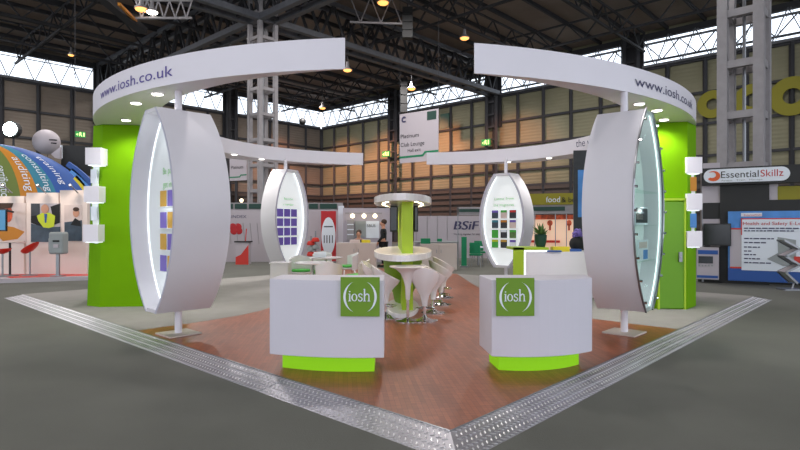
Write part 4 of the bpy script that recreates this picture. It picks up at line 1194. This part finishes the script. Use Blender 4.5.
hang_banner((230, 30.5), (247, 29.9), 152, 181, 'grey hanging banner with green stripe seen behind the left back canopy', [('Platinum', .1, .4, .7, .12)])

# ------------------------------------------------------------------ left neighbour: poster stand with dome
f, d, n = plane(-20, 16.9, 90, 16.7)
t = thing('poster_stand', 'white stand with three tall poster fins and a raised red-carpeted base at the left', 'booth', f(40))
MB().prism([(gx(-30, 14.9), 14.9), (gx(89, 16.0), 16.0), (gx(89, 17.6), 17.6), (gx(-30, 17.6), 17.6)], 0, .12).build('base', M['shell'], t)
MB().prism([(gx(10, 15.4), 15.4), (gx(88, 16.15), 16.15), (gx(88, 16.6), 16.6), (gx(0, 16.6), 16.6)], .12, .13).build('red_carpet', M['red'], t)
M['finwall'] = mat('white_fin_panel', rgb(232, 216, 208), .6)
for x0, x1, y0 in ((-20, 27.3, 196.5), (29.7, 61.5, 193), (63, 90, 190.5)):
    quad(t, 'poster_fin', f, n, x0, y0, x1, 275.5, 'finwall', .14)
for px in (12, 46, 78):
    q = f(px, 193, .2); mb = MB(); mb.tube(q, q + n * .3 + Vector((0, 0, .18)), .02, 8); mb.ball(q + n * .35 + Vector((0, 0, .2)), .05, 8, 6); mb.build('arm_lamp', M['steel'], t)
    l = bpy.data.lights.new('arm_light', 'SPOT'); l.energy = 26; l.spot_size = R(100); l.spot_blend = .8; l.color = (1, .86, .72); l.shadow_soft_size = .05
    lo = bpy.data.objects.new('arm_light_lamp', l); C.objects.link(lo); lo.location = q + n * .5 + Vector((0, 0, .35))
    lo.rotation_euler = (Vector((0, 0, -1.0)) - n * .45).to_track_quat('-Z', 'Y').to_euler()
# posters on the fins
def wall_poster(label, x0, y0, x1, y1, shapes, base):
    t = thing('wall_poster', label, 'poster', f(x0, y1, .15))
    quad(t, 'sheet', f, n, x0, y0, x1, y1, base, .01, .145)
    for k, (nm, mm, pts) in enumerate(shapes):
        loop = [f(x0 + (x1 - x0) * a, y0 + (y1 - y0) * b, .158 + .003 * k) for a, b in pts]
        MB().slab(loop, n * .003).build(nm, M[mm], t)
def ell(cx, cy, rx, ry, k=20): return [(cx + rx * math.cos(2 * PI * i / k), cy + ry * math.sin(2 * PI * i / k)) for i in range(k)]
wall_poster('poster of a worker in a yellow hi-vis vest on the middle white fin', 31, 203.5, 60.5, 242,
            [('dark_corner', 'darkprint', [(0, 0), (.3, 0), (.3, .3), (.0, .34)]), ('dark_corner_right', 'suit', [(.66, .08), (.98, .0), (.98, .5), (.8, .55)]),
             ('jacket', 'suit', [(.0, .33), (.25, .3), (.5, .5), (.5, .65), (.0, .5)]), ('slate_band', 'navyprint', [(0, .52), (.5, .62), (1, .6), (1, 1), (0, 1)]),
             ('hi_vis_vest', 'hivis', [(.2, .32), (.38, .24), (.62, .24), (.82, .32), (.78, .6), (.6, .64), (.42, .62), (.25, .45)]),
             ('face', 'skin', ell(.47, .14, .13, .12)), ('tie', 'blue', [(.45, .27), (.55, .27), (.52, .5), (.47, .5)])], 'shell')
wall_poster('poster of a person above a dark slate caption on the right white fin', 64.5, 205, 82, 241,
            [('slate_band', 'navyprint', [(0, .48), (1, .42), (1, 1), (0, 1)]), ('figure', 'suit', [(.35, .55), (.6, .36), (.9, .45), (.95, .6)]), ('face', 'skin', ell(.66, .22, .18, .12)), ('hair', 'hair', ell(.66, .12, .18, .06))], 'pinkprint')
wall_poster('pale poster with an orange shape on the left white fin', -16, 203, 26, 243,
            [('orange_shape', 'orange', [(.35, .55), (.7, .6), (.97, .72), (.8, .9), (.45, .95), (.3, .8)]), ('red_blob', 'redfood', ell(.58, .28, .1, .2)), ('dark_band', 'hair', [(.3, .0), (.7, .0), (.66, .12), (.3, .16)])], 'pinkprint')
# monitor on arm
q = f(2, 231, 1.2); t = thing('monitor', 'teal-lit monitor at the left picture edge before the white fins', 'monitor', (q.x, q.y, q.z))
MB().box((gx(1, 15.3), 15.3, zz(220, 15.3)), (.42, .05, .62), R(-15)).build('casing', M['screen'], t, bevel=.01)
M['tealscreen'] = mat('teal_screen', rgb(60, 130, 170), .3, emit=.4, ecol=rgb(60, 130, 170))
MB().box((gx(1, 15.3), 15.27, zz(220, 15.3)), (.36, .02, .54), R(-15)).build('screen', M['tealscreen'], t)
mb = MB(); mb.tube((gx(5, 15.4), 15.4, zz(210, 15.4)), (gx(13, 15.9), 15.9, zz(212, 15.9)), .03, 8); mb.tube((gx(13, 15.9), 15.9, zz(212, 15.9)), (gx(13, 16.6), 16.6, zz(212, 16.6)), .03, 8); mb.build('arm', M['darksteel'], t)
# red stools, table
def red_stool(px, Y, ys, lab, tilt):
    x = gx(px, Y); z = zz(ys, Y); t = thing('red_bar_stool', lab, 'bar stool', (x, Y, .13), 'red bar stools on the poster stand')
    mb = MB(); nn_ = 24; prof = [(.02, -.06), (.12, -.03), (.2, .03), (.23, .09), (.22, .09), (.18, .045), (.1, .01), (0, 0)]
    vs = []
    for i in range(nn_):
        a = 2 * PI * i / nn_
        for r, h_ in prof: vs.append((x + r * math.cos(a), Y + r * math.sin(a), z + h_ + tilt * r * math.cos(a) * (1 if r > .1 else .6)))
    k = len(prof)
    mb.add(vs, [(i * k + q, ((i + 1) % nn_) * k + q, ((i + 1) % nn_) * k + q + 1, i * k + q + 1) for i in range(nn_) for q in range(k - 1)])
    mb.build('seat', M['red'], t, True)
    MB().tube((x, Y, .13), (x, Y, z - .03), .025, 10).build('column', M['steel'], t)
    MB().lathe([(.2, 0), (.2, .015), (.03, .04)], (x, Y, .13), 20).build('base', M['steel'], t, True)
red_stool(2.5, 15.9, 252, 'red bar stool at the left picture edge under the small table', .1)
red_stool(30, 16.1, 250, 'red bar stool with upswept seat before the middle fin', .65)
x = gx(10, 16.0); t = thing('bistro_table', 'small high table with pinkish top beside the red stools', 'table', (x, 16, .13))
MB().lathe([(0, 0), (.36, 0), (.36, .03), (0, .03)], (x, 16, zz(242.5, 16)), 24).build('tabletop', M['pinkprint'], t); MB().tube((x, 16, .13), (x, 16, zz(242.5, 16)), .03, 10).build('column', M['darksteel'], t)
MB().lathe([(.22, 0), (.22, .02), (.04, .04)], (x, 16, .13), 20).build('base', M['steel'], t, True)
x = gx(58, 15.95); zt_ = zz(232, 15.95); zb_ = zz(254, 15.95)
t = thing('pedestal_bin', 'grey plastic sample box on a thin post before the right fins', 'dispenser', (x, 15.95, .13))
MB().box((x + .02, 15.95, (zt_ + zb_) / 2), (.42, .3, zt_ - zb_)).build('box_body', M['grey'], t, bevel=.05)
MB().box((x - .2, 16.0, (zt_ + zb_) / 2 - .05), (.12, .2, .4)).build('side_box', M['grey'], t, bevel=.03)
MB().box((x + .04, 15.79, (zt_ + zb_) / 2 + .06), (.18, .02, .05)).build('slot', M['suit'], t); MB().box((x + .04, 15.79, (zt_ + zb_) / 2 - .08), (.14, .02, .1)).build('label_plate', M['shell'], t)
MB().box((x, 15.95, (.13 + zb_) / 2), (.09, .06, zb_ - .13)).build('post', M['steel'], t); MB().box((x, 15.95, .14), (.3, .3, .02)).build('foot', M['steel'], t)

# coloured dome of concentric bands
Yq = 20.0; cX = gx(-8, Yq)
t = thing('banded_dome', 'rounded dome of blue, teal, orange and olive bands with white words', 'dome', (cX, Yq, 0))
cX = gx(-20, Yq); RX = 112 / F * Yq; ZB = zz(215, Yq); RZ = 72 / F * Yq
def dome_pt(phi, el, k=1.0):
    return Vector((cX + RX * k * math.cos(el) * math.sin(phi), Yq - RX * .3 * k * math.cos(el) * math.cos(phi), ZB + RZ * k * math.sin(el)))
gores = [(-90, -50, 'blue_gore', 'blue'), (-50, -28, 'teal_gore', 'teal'), (-28, -6, 'orange_gore', 'orange'), (-6, 33, 'olive_gore', 'olive'), (33, 43, 'orange_gore', 'orange'), (43, 55, 'teal_gore', 'teal'), (55, 100, 'blue_gore', 'blue'), (100, 270, 'rear_gore', 'navyprint')]
for a0_, a1_, nm_, mm in gores:
    mb = MB(); nb = max(4, int((a1_ - a0_) / 4)); ne = 16
    for i in range(nb):
        p0, p1 = R(a0_ + (a1_ - a0_) * i / nb), R(a0_ + (a1_ - a0_) * (i + 1) / nb)
        for j in range(ne):
            e0, e1 = PI / 2 * j / ne, PI / 2 * (j + 1) / ne
            mb.add([dome_pt(p0, e0), dome_pt(p1, e0), dome_pt(p1, e1), dome_pt(p0, e1)], [(0, 1, 2, 3)])
    mb.build(nm_, M[mm], t, True)
mb = MB(); nn_ = 48
mb.prism([(cX + RX * math.sin(2 * PI * i / nn_), Yq - RX * .3 * math.cos(2 * PI * i / nn_)) for i in range(nn_)], 0, ZB); mb.build('drum', M['blue'], t, True)
def dome_text(body, phi, e0, e1, hgt):
    vs, fs, x0, x1 = text_mesh(body); mb = MB(); out = []
    for v in vs:
        e = R(e0 + (e1 - e0) * (v.x - x0) / (x1 - x0)); out.append(dome_pt(R(phi + hgt * v.y / .73 / max(.35, math.cos(e))), e, 1.012))
    mb.add(out, fs); mb.build('gore_word', M['textwhite'], t)
dome_text('training', 61, 52, 24, 5)
dome_text('consulting', 48, 54, 18, 4.5)
dome_text('auditing', 36.5, 50, 18, 4.5)
dome_text('certification', 23, 40, 10, 4.5)
# second striped arc and black panel
t = thing('striped_arch', 'arched strip of blue, light blue and yellow bands left of the green wall', 'arch', at(70, 170, 19))
for k, mm in enumerate(('blue', 'skyblue', 'yellow')):
    mb = MB(); yy = 164 + k * 6.5; xx = 68 + k * 4
    for i in range(6):
        def q_(j): s = j / 6; return at(xx + (92 - xx) * s, yy + 15 * s + 5 * s * s + k * .8 * s, 19)
        mb.beam(q_(i), q_(i + 1), .12, .17)
    mb.build('band', M[mm], t)
mb = MB(); mb.tube((gx(92, 19), 19, 0), (gx(92, 19), 19, zz(175, 19)), .05, 8); mb.build('support_pole', M['steel'], t)
t = thing('black_panel', 'black hanging panel between the coloured dome and the green wall', 'panel', at(72, 172, 21))
MB().slab([at(61, 172, 21), at(90, 176, 21), at(90, 146, 21), at(61, 145, 21)], (0, .1, 0)).build('board', M['black'], t)
MB().slab([at(60, 158, 20.9), at(61, 158, 20.9), at(61, 145, 20.9), at(60, 145, 20.9)], (0, .2, 0)).build('white_edge', M['textwhite'], t)
mb = MB(); mb.slab([at(51, 154, 20.8), at(60, 147, 20.8), at(60, 159, 20.8), at(55, 158, 20.8)], (0, .1, 0)); mb.build('white_wedge', M['shell'], t)
mb = MB(); mb.tube(at(75, 146, 21.1), (at(75, 146, 21.1).x, 21.1, CEIL - .05), .012, 6); mb.build('cable', M['darksteel'], t)
t = thing('balloon', 'large grey white sphere balloon above the coloured dome', 'balloon', at(47.5, 143, 23))
MB().ball(at(46.5, 142.0, 23), .51, 28, 18).build('skin', M['shell'], t, True)
mb = MB(); q = at(53, 140, 22.55); mb.box(q, (.28, .02, .05), R(25)); mb.box(q - Vector((-.03, 0, .13)), (.2, .02, .05), R(30)); mb.build('print_lines', M['suit'], t)
mb = MB(); mb.tube((gx(47.5, 23), 23, 0), at(47.5, 154.5, 23), .012, 6); mb.build('tether', M['darksteel'], t)

# ------------------------------------------------------------------ right neighbour: Essential Skillz stand
f, d, n = plane(697, 15.7, 800, 14.5)
t = thing('exhibition_booth', 'black and white stand with a sign reading EssentialSkillz at the right', 'booth', f(740))
b0 = f(702); b1 = f(812)
MB().slab([b0 + Vector((0, 0, zz(186, b0.y))), b1 + Vector((0, 0, zz(186, b0.y))), b1 + Vector((0, 0, zz(169.5, b0.y))), b0 + Vector((0, 0, zz(169.5, b0.y)))], n * .3).build('sign_beam', M['black'], t)
sb = t.children[-1]
zc_ = zz(177.5, b0.y)
mb = MB(); P0 = f(711.3, None, .31); P1 = f(781.5, None, .31); r = .185; loop = []
for i in range(13):
    a = R(90 + 180 * i / 12); loop.append(P0 + d * r * math.cos(a) + Vector((0, 0, zc_ + r * math.sin(a))))
for i in range(13):
    a = R(-90 + 180 * i / 12); loop.append(P1 + d * r * math.cos(a) + Vector((0, 0, zc_ + r * math.sin(a))))
mb.slab(loop, n * .02); mb.build('white_pill', M['textwhite'], sb)
mb = MB(); q = f(721, None, .335); text_flat(mb, 'Essential', q + Vector((0, 0, zc_ - .06)), d, (f(758.7, None, .335) - q).length, .19); mb.build('sign_word', M['black'], sb)
mb = MB(); q = f(760.5, None, .335); text_flat(mb, 'Skillz', q + Vector((0, 0, zc_ - .06)), d, (f(783.5, None, .335) - q).length, .19); mb.build('sign_word', M['redprint'], sb)
mb = MB(); q = f(721, None, .335); text_flat(mb, 'Assess   Train   Manage', q + Vector((0, 0, zc_ - .15)), d, .95, .045); mb.build('sign_tagline', M['grey'], sb)
mb = MB(); q = f(713.5, None, .335) + Vector((0, 0, zc_)); loop = []
M['orangered'] = mat('orange_red_emblem', rgb(222, 96, 44), .5)
for i in range(20):
    a = R(-150 + 15 * i); loop.append(q + d * .16 * math.cos(a) + Vector((0, 0, .14 * math.sin(a))))
for i in range(14, -1, -1):
    a = R(-120 + 15 * i); loop.append(q + d * (-.03 + .09 * math.cos(a)) + Vector((0, 0, .03 + .08 * math.sin(a))))
n_ = len(loop)
mb.slab(loop, n * .01); mb.build('swirl_emblem', M['orangered'], sb)
def qd(name, x0, y0, x1, y1, m, th=.05, off=0): return quad(t, name, f, n, x0, y0, x1, y1, m, th, off)
qd('white_panel', 702, 186, 720, 204, 'shell'); qd('black_panel', 703, 203, 720, 219, 'black', .06)
qd('black_pillar', 720, 184, 769, 283, 'black', .12)
qd('white_strip', 768.5, 184, 778, 200.5, 'shell'); qd('mustard_panel', 777.5, 186.5, 812, 200, 'mustard', .06); qd('black_band', 769, 200, 812, 284, 'black', .08)
qd('white_strip', 703, 219, 720, 224, 'shell'); qd('lower_wall', 698, 246, 722, 283, 'black', .03)
for px in (697, 698.5): pass
for px in (702, ): 
    mb = MB(); mb.beam(f(px, 0, 0) * 1, f(px, 0, 0), .01) if False else None
mb = MB(); q = f(702.6); mb.box((q.x, q.y, zz(169, q.y) / 2), (.08, .08, zz(169, q.y))); mb.build('end_post', M['steel'], t)
qd('white_end', 703, 163.5, 720, 170, 'shell', .04, -.1)
# monitor
m_ = thing('monitor', 'black monitor on the right stand beside the blue panel', 'monitor', f(717, 246, .25))
quad(m_, 'casing', f, n, 703.5, 223.5, 731, 245.5, 'black', .1, .25)
quad(m_, 'screen', f, n, 704.5, 224.5, 730, 244.5, 'screen', .01, .35)
# display cabinet
m_ = thing('touch_kiosk', 'white kiosk with blue trim and a picture strip under the black monitor', 'kiosk', f(708))
quad(m_, 'body', f, n, 697, 247, 719, 278, 'shell', .3, .1)
quad(m_, 'blue_top', f, n, 698, 250, 718, 254, 'blue', .02, .4); quad(m_, 'blue_base', f, n, 697, 275, 718, 277.5, 'blue', .02, .4)
quad(m_, 'picture', f, n, 698.5, 256, 713, 263, 'darkprint', .02, .4)
for k in range(5): quad(m_, 'icon', f, n, 698.5 + k * 3.2, 264.7, 700 + k * 3.2, 266.3, 'grey', .02, .4)
# big blue panel
m_ = thing('banner_wall', 'large blue and white panel headed Health and Safety E-Learning', 'banner', f(770, 285, .3))
quad(m_, 'backing', f, n, 728, 211.5, 815, 280, 'skyblue', .08, .2)
quad(m_, 'blue_foot', f, n, 728, 268, 815, 280, 'blue', .02, .28)
quad(m_, 'grey_side', f, n, 730, 229, 742, 267, 'shell', .02, .28); quad(m_, 'red_line', f, n, 730, 266.5, 742, 268, 'red', .025, .28); quad(m_, 'red_line', f, n, 730, 228, 742, 229.5, 'red', .025, .28)
sh = quad(m_, 'white_board', f, n, 741.5, 219, 815, 270, 'textwhite', .03, .29)
quad(m_, 'red_line', f, n, 741, 218.3, 815, 219.3, 'red', .035, .29); quad(m_, 'red_line', f, n, 741, 218.3, 742, 235, 'red', .035, .29)
quad(m_, 'small_label', f, n, 741, 213, 762, 216.5, 'textwhite', .02, .28)
mb = MB(); q = f(743, 225, .33); text_flat(mb, 'Health and Safety E-Learning', q, d, 1.62, .09); mb.build('heading', M['redprint'], sh)
mb = MB(); q = f(744, 215.8, .31); text_flat(mb, 'EssentialSkillz', q, d, .4, .045); mb.build('small_word', M['red'], m_)
mb = MB()
for k, (y, w__) in enumerate(((228.8, 58), (231.3, 50), (239, 30), (243, 22), (247.5, 16), (251.5, 9), (255, 12), (259, 16), (263, 27))):
    q0 = f(744, y, .33); q1 = f(744 + w__, y, .33); q1.z = q0.z
    s = 0; Ln = (q1 - q0).length
    while s < Ln - .05:
        l = random.uniform(.05, .14); l = min(l, Ln - s); mb.beam(q0 + d * s, q0 + d * (s + l), .006, .03, up=n) if False else mb.slab([q0 + d * s, q0 + d * (s + l), q0 + d * (s + l) + Vector((0, 0, .03)), q0 + d * s + Vector((0, 0, .03))], n * .003); s += l + .02
mb.build('text_lines', M['navy'], sh)
mb = MB(); mb.slab([f(767, 259, .33), f(778, 253, .33), f(777.5, 237, .33), f(796, 240, .33), f(796, 266, .33), f(783, 266, .33)], n * .004); mb.build('grey_arrow', M['grey'], sh)
quad(m_, 'red_block', f, n, 794, 256.5, 815, 263.5, 'red', .01, .33)
# zig-zag literature rack
Yz = 13.6
def zp(px, py, dy=0): p_ = at(px, py, Yz + dy); return p_
t = thing('literature_rack', 'folding silver zig-zag literature rack before the blue panel at the right', 'literature rack', (gx(790, Yz), Yz, 0))
prev = None
pts = [(781, 240, 0), (797, 249, 0), (782, 256, .0), (797, 265, 0), (782, 272, 0), (794, 283, 0)]
for k in range(5):
    a = zp(pts[k][0], pts[k][1]); b = zp(pts[k + 1][0], pts[k + 1][1])
    mb = MB(); mb.slab([a + Vector((0, -.12, 0)), b + Vector((0, -.12, 0)), b + Vector((0, .14, 0)), a + Vector((0, .14, 0))], (0, 0, .012)); mb.build('tray', M['shell' if k % 2 else 'grey'], t)
    mb = MB()
    for dy in (-.13, .15): mb.beam(a + Vector((0, dy, 0)), b + Vector((0, dy, 0)), .02, .05)
    mb.build('tray_frame', M['steel'], t)
mb = MB(); a = zp(785, 243); b = zp(796, 249.5); mb.slab([a + Vector((0, -.1, .03)), b + Vector((0, -.1, .03)), b + Vector((0, .1, .03)), a + Vector((0, .1, .03))], (0, 0, .03)); mb.build('leaflets', M['textwhite'], t)
mb = MB(); mb.box((gx(789, Yz), Yz, .02), (.42, .34, .04)); mb.build('foot', M['steel'], t)
mb = MB(); a = zp(794, 283); mb.tube(a, (a.x - .05, Yz, .03), .02, 8); mb.build('foot_post', M['steel'], t)

# ------------------------------------------------------------------ people
def skin_mesh(name, m, parent, nodes, edges, root=0, sub=1, loc=Vector((0, 0, 0))):
    me = bpy.data.meshes.new(name); me.from_pydata([n_[0] for n_ in nodes], edges, []); me.materials.append(m)
    o = bpy.data.objects.new(name, me); C.objects.link(o); o.parent = parent
    md = o.modifiers.new('skin', 'SKIN'); md.use_smooth_shade = True
    sv = me.skin_vertices[0].data if me.skin_vertices else None
    if sv is None:
        bm = bmesh.new(); bm.from_mesh(me); bm.verts.layers.skin.verify(); bm.to_mesh(me); bm.free(); sv = me.skin_vertices[0].data
    for i, n_ in enumerate(nodes):
        r = n_[1]; sv[i].radius = (r, r) if not isinstance(r, tuple) else r
        sv[i].use_root = (i == root)
    s = o.modifiers.new('sub', 'SUBSURF'); s.levels = sub; s.render_levels = sub
    return o
def person(label, x, y, rz, seated=False, top='suit', trousers='suit', hair='hair', arm_fwd=.1):
    t = thing('person', label, 'person', (x, y, 0)); t.rotation_euler = (0, 0, rz)
    dz = -.40 if seated else 0
    def leg(s):
        if seated: return [((s * .1, 0, .50), .085), ((s * .11, .42, .48), .06), ((s * .11, .44, .08), .04), ((s * .11, .56, .04), .035)]
        return [((s * .09, 0, .88), .09), ((s * .10, .01, .48), .06), ((s * .1, -.01, .09), .04), ((s * .11, .14, .04), .035)]
    # facing +y
    B = [((0, 0, .95 + dz), (.15, .11)), ((0, 0, 1.15 + dz), (.14, .1)), ((0, 0, 1.38 + dz), (.17, .11)), ((0, .0, 1.50 + dz), (.06, .06)), ((0, .01, 1.58 + dz), (.075, .09)), ((0, .015, 1.68 + dz), (.085, .10)), ((0, .01, 1.76 + dz), (.05, .06))]
    E = [(0, 1), (1, 2), (2, 3), (3, 4), (4, 5), (5, 6)]
    for s in (-1, 1):
        i = len(B); l = leg(s); B += l; E += [(0, i)] + [(i + k, i + k + 1) for k in range(3)]
        i = len(B); B += [((s * .19, 0, 1.40 + dz), .06), ((s * .25, -.02 + arm_fwd * .3, 1.12 + dz), .045), ((s * .22, .08 + arm_fwd, .92 + dz), .033), ((s * .21, .12 + arm_fwd * 1.3, .86 + dz), .03)]
        E += [(2, i), (i, i + 1), (i + 1, i + 2), (i + 2, i + 3)]
        h = i + 3
        for k, (dx, ln) in enumerate(((-.025, .07), (-.008, .08), (.009, .075), (.025, .06))):
            j = len(B); B += [((s * .21 + dx, .15 + arm_fwd * 1.3, .84 + dz), .009), ((s * .21 + dx, .16 + arm_fwd * 1.3, .84 + dz - ln), .007)]; E += [(h, j), (j, j + 1)]
        j = len(B); B += [((s * .17, .16 + arm_fwd * 1.3, .85 + dz), .010), ((s * .165, .18 + arm_fwd * 1.3, .80 + dz), .008)]; E += [(h, j), (j, j + 1)]
    body = skin_mesh('body', M['skin'], t, B, E, 0, 2)
    # clothes: slightly larger shell without head and hands
    Cn = [((0, 0, .93 + dz), (.165, .125)), ((0, 0, 1.15 + dz), (.16, .12)), ((0, 0, 1.38 + dz), (.19, .13)), ((0, 0, 1.46 + dz), (.09, .08))]
    Ce = [(0, 1), (1, 2), (2, 3)]
    for s in (-1, 1):
        i = len(Cn); Cn += [((s * .19, 0, 1.40 + dz), .075), ((s * .25, -.02 + arm_fwd * .3, 1.12 + dz), .06), ((s * .22, .08 + arm_fwd, .94 + dz), .045)]; Ce += [(2, i), (i, i + 1), (i + 1, i + 2)]
    skin_mesh('jacket', M[top], t, Cn, Ce, 0, 2)
    Tn = [((0, 0, .93 + dz), (.16, .12))]; Te = []
    for s in (-1, 1):
        l = leg(s); i = len(Tn); Tn += [(l[0][0], .105), (l[1][0], .078), ((l[2][0][0], l[2][0][1], .1), .06)]; Te += [(0, i), (i, i + 1), (i + 1, i + 2)]
    skin_mesh('trousers', M[trousers], t, Tn, Te, 0, 2)
    hz = 1.70 + dz
    mb = MB(); mb.ball((0, -.02, hz + .025), .108, 18, 12, sx=.92, sy=1.08, sz=1.0); o = mb.build('hair', M[hair], None, True); o.parent = t
    mb = MB(); mb.ball((0, .075, hz - .045), .068, 14, 10, sx=1.05, sy=.8, sz=1.35); mb.ball((0, .135, hz - .055), .016, 8, 6, sz=1.5)
    for s in (-1, 1): mb.ball((s * .092, 0, hz - .05), .022, 8, 6, sx=.5, sz=1.4)
    o = mb.build('face', M['skin'], None, True); o.parent = t
    mb = MB()
    for s in (-1, 1): mb.ball((s * .03, .125, hz - .03), .009, 8, 6)
    o = mb.build('eyes', M['suit'], None, True); o.parent = t
    for s in (-1, 1):
        mb = MB(); fy = .56 if seated else .10
        mb.box((s * .105, fy - .02, .04), (.09, .27, .075)); o = mb.build('shoe', M['suit'], None, bevel=.02); o.parent = t
    return t
person('person in a black suit standing left of the green spine of the high table', gx(383.5, 21.2), 21.2, R(80))
M['mauve'] = mat('dark_top_cloth', rgb(40, 38, 48), .8)
person('seated person in a dark top bending over the left cream cupboard', gx(358.5, 20.6), 20.75, R(175), seated=True, top='mauve', arm_fwd=.12)
x = gx(358.5, 20.6); t = thing('stool', 'low grey stool under the seated person behind the cream cupboard', 'stool', (x, 20.8, 0))
MB().lathe([(0, .40), (.18, .40), (.19, .42), (.18, .44), (0, .44)], (x, 20.8, 0), 20).build('seat', M['grey'], t); MB().tube((x, 20.8, 0), (x, 20.8, .4), .04, 10).build('column', M['steel'], t)

# ------------------------------------------------------------------ light
w = bpy.data.worlds.new('daylight'); scn.world = w; w.use_nodes = True
bg = w.node_tree.nodes['Background']
bg.inputs['Color'].default_value = (.86, .91, 1, 1); bg.inputs['Strength'].default_value = 2.3
def area(loc, size, energy, col, rot=(0, 0, 0), sy=None):
    l = bpy.data.lights.new('hall_light', 'AREA'); l.energy = energy; l.size = size; l.color = col
    if sy: l.shape = 'RECTANGLE'; l.size_y = sy
    o = bpy.data.objects.new('hall_lamp', l); C.objects.link(o); o.location = loc; o.rotation_euler = rot
    return o
# rows of high-bay lamps (warm white) under the roof
for a in (8, 19, 30, 41):
    for b in (8, 19, 30, 41):
        p = hall(a, b, 13.0); area(p, 1.0, 620 if max(a, b) < 35 else 300, (1, .95, .93))
# sodium wash on the corner walls
for b, e in ((4, 2600), (10, 3400), (17, 3000), (24, 1500)):
    p = wr(b, 11.0) + Vector((-UX, -UY, 0)) * 5
    l = bpy.data.lights.new('sodium', 'SPOT'); l.energy = e; l.color = (1, .36, .16); l.spot_size = R(90); l.spot_blend = 1; l.shadow_soft_size = .3
    o = bpy.data.objects.new('sodium_lamp', l); C.objects.link(o); o.location = p
    o.rotation_euler = (wr(b, 6.0) - p).to_track_quat('-Z', 'Y').to_euler()
p = wl(6, 11.0) + Vector((-VX, -VY, 0)) * 5
l = bpy.data.lights.new('sodium', 'SPOT'); l.energy = 2000; l.color = (1, .36, .16); l.spot_size = R(90); l.spot_blend = 1; l.shadow_soft_size = .3
o = bpy.data.objects.new('sodium_lamp', l); C.objects.link(o); o.location = p
o.rotation_euler = (wl(6, 6.0) - p).to_track_quat('-Z', 'Y').to_euler()

vs_ = scn.view_settings
vs_.view_transform = 'Standard'; vs_.look = 'None'; vs_.gamma = 1; vs_.use_curve_mapping = False; vs_.exposure = .05
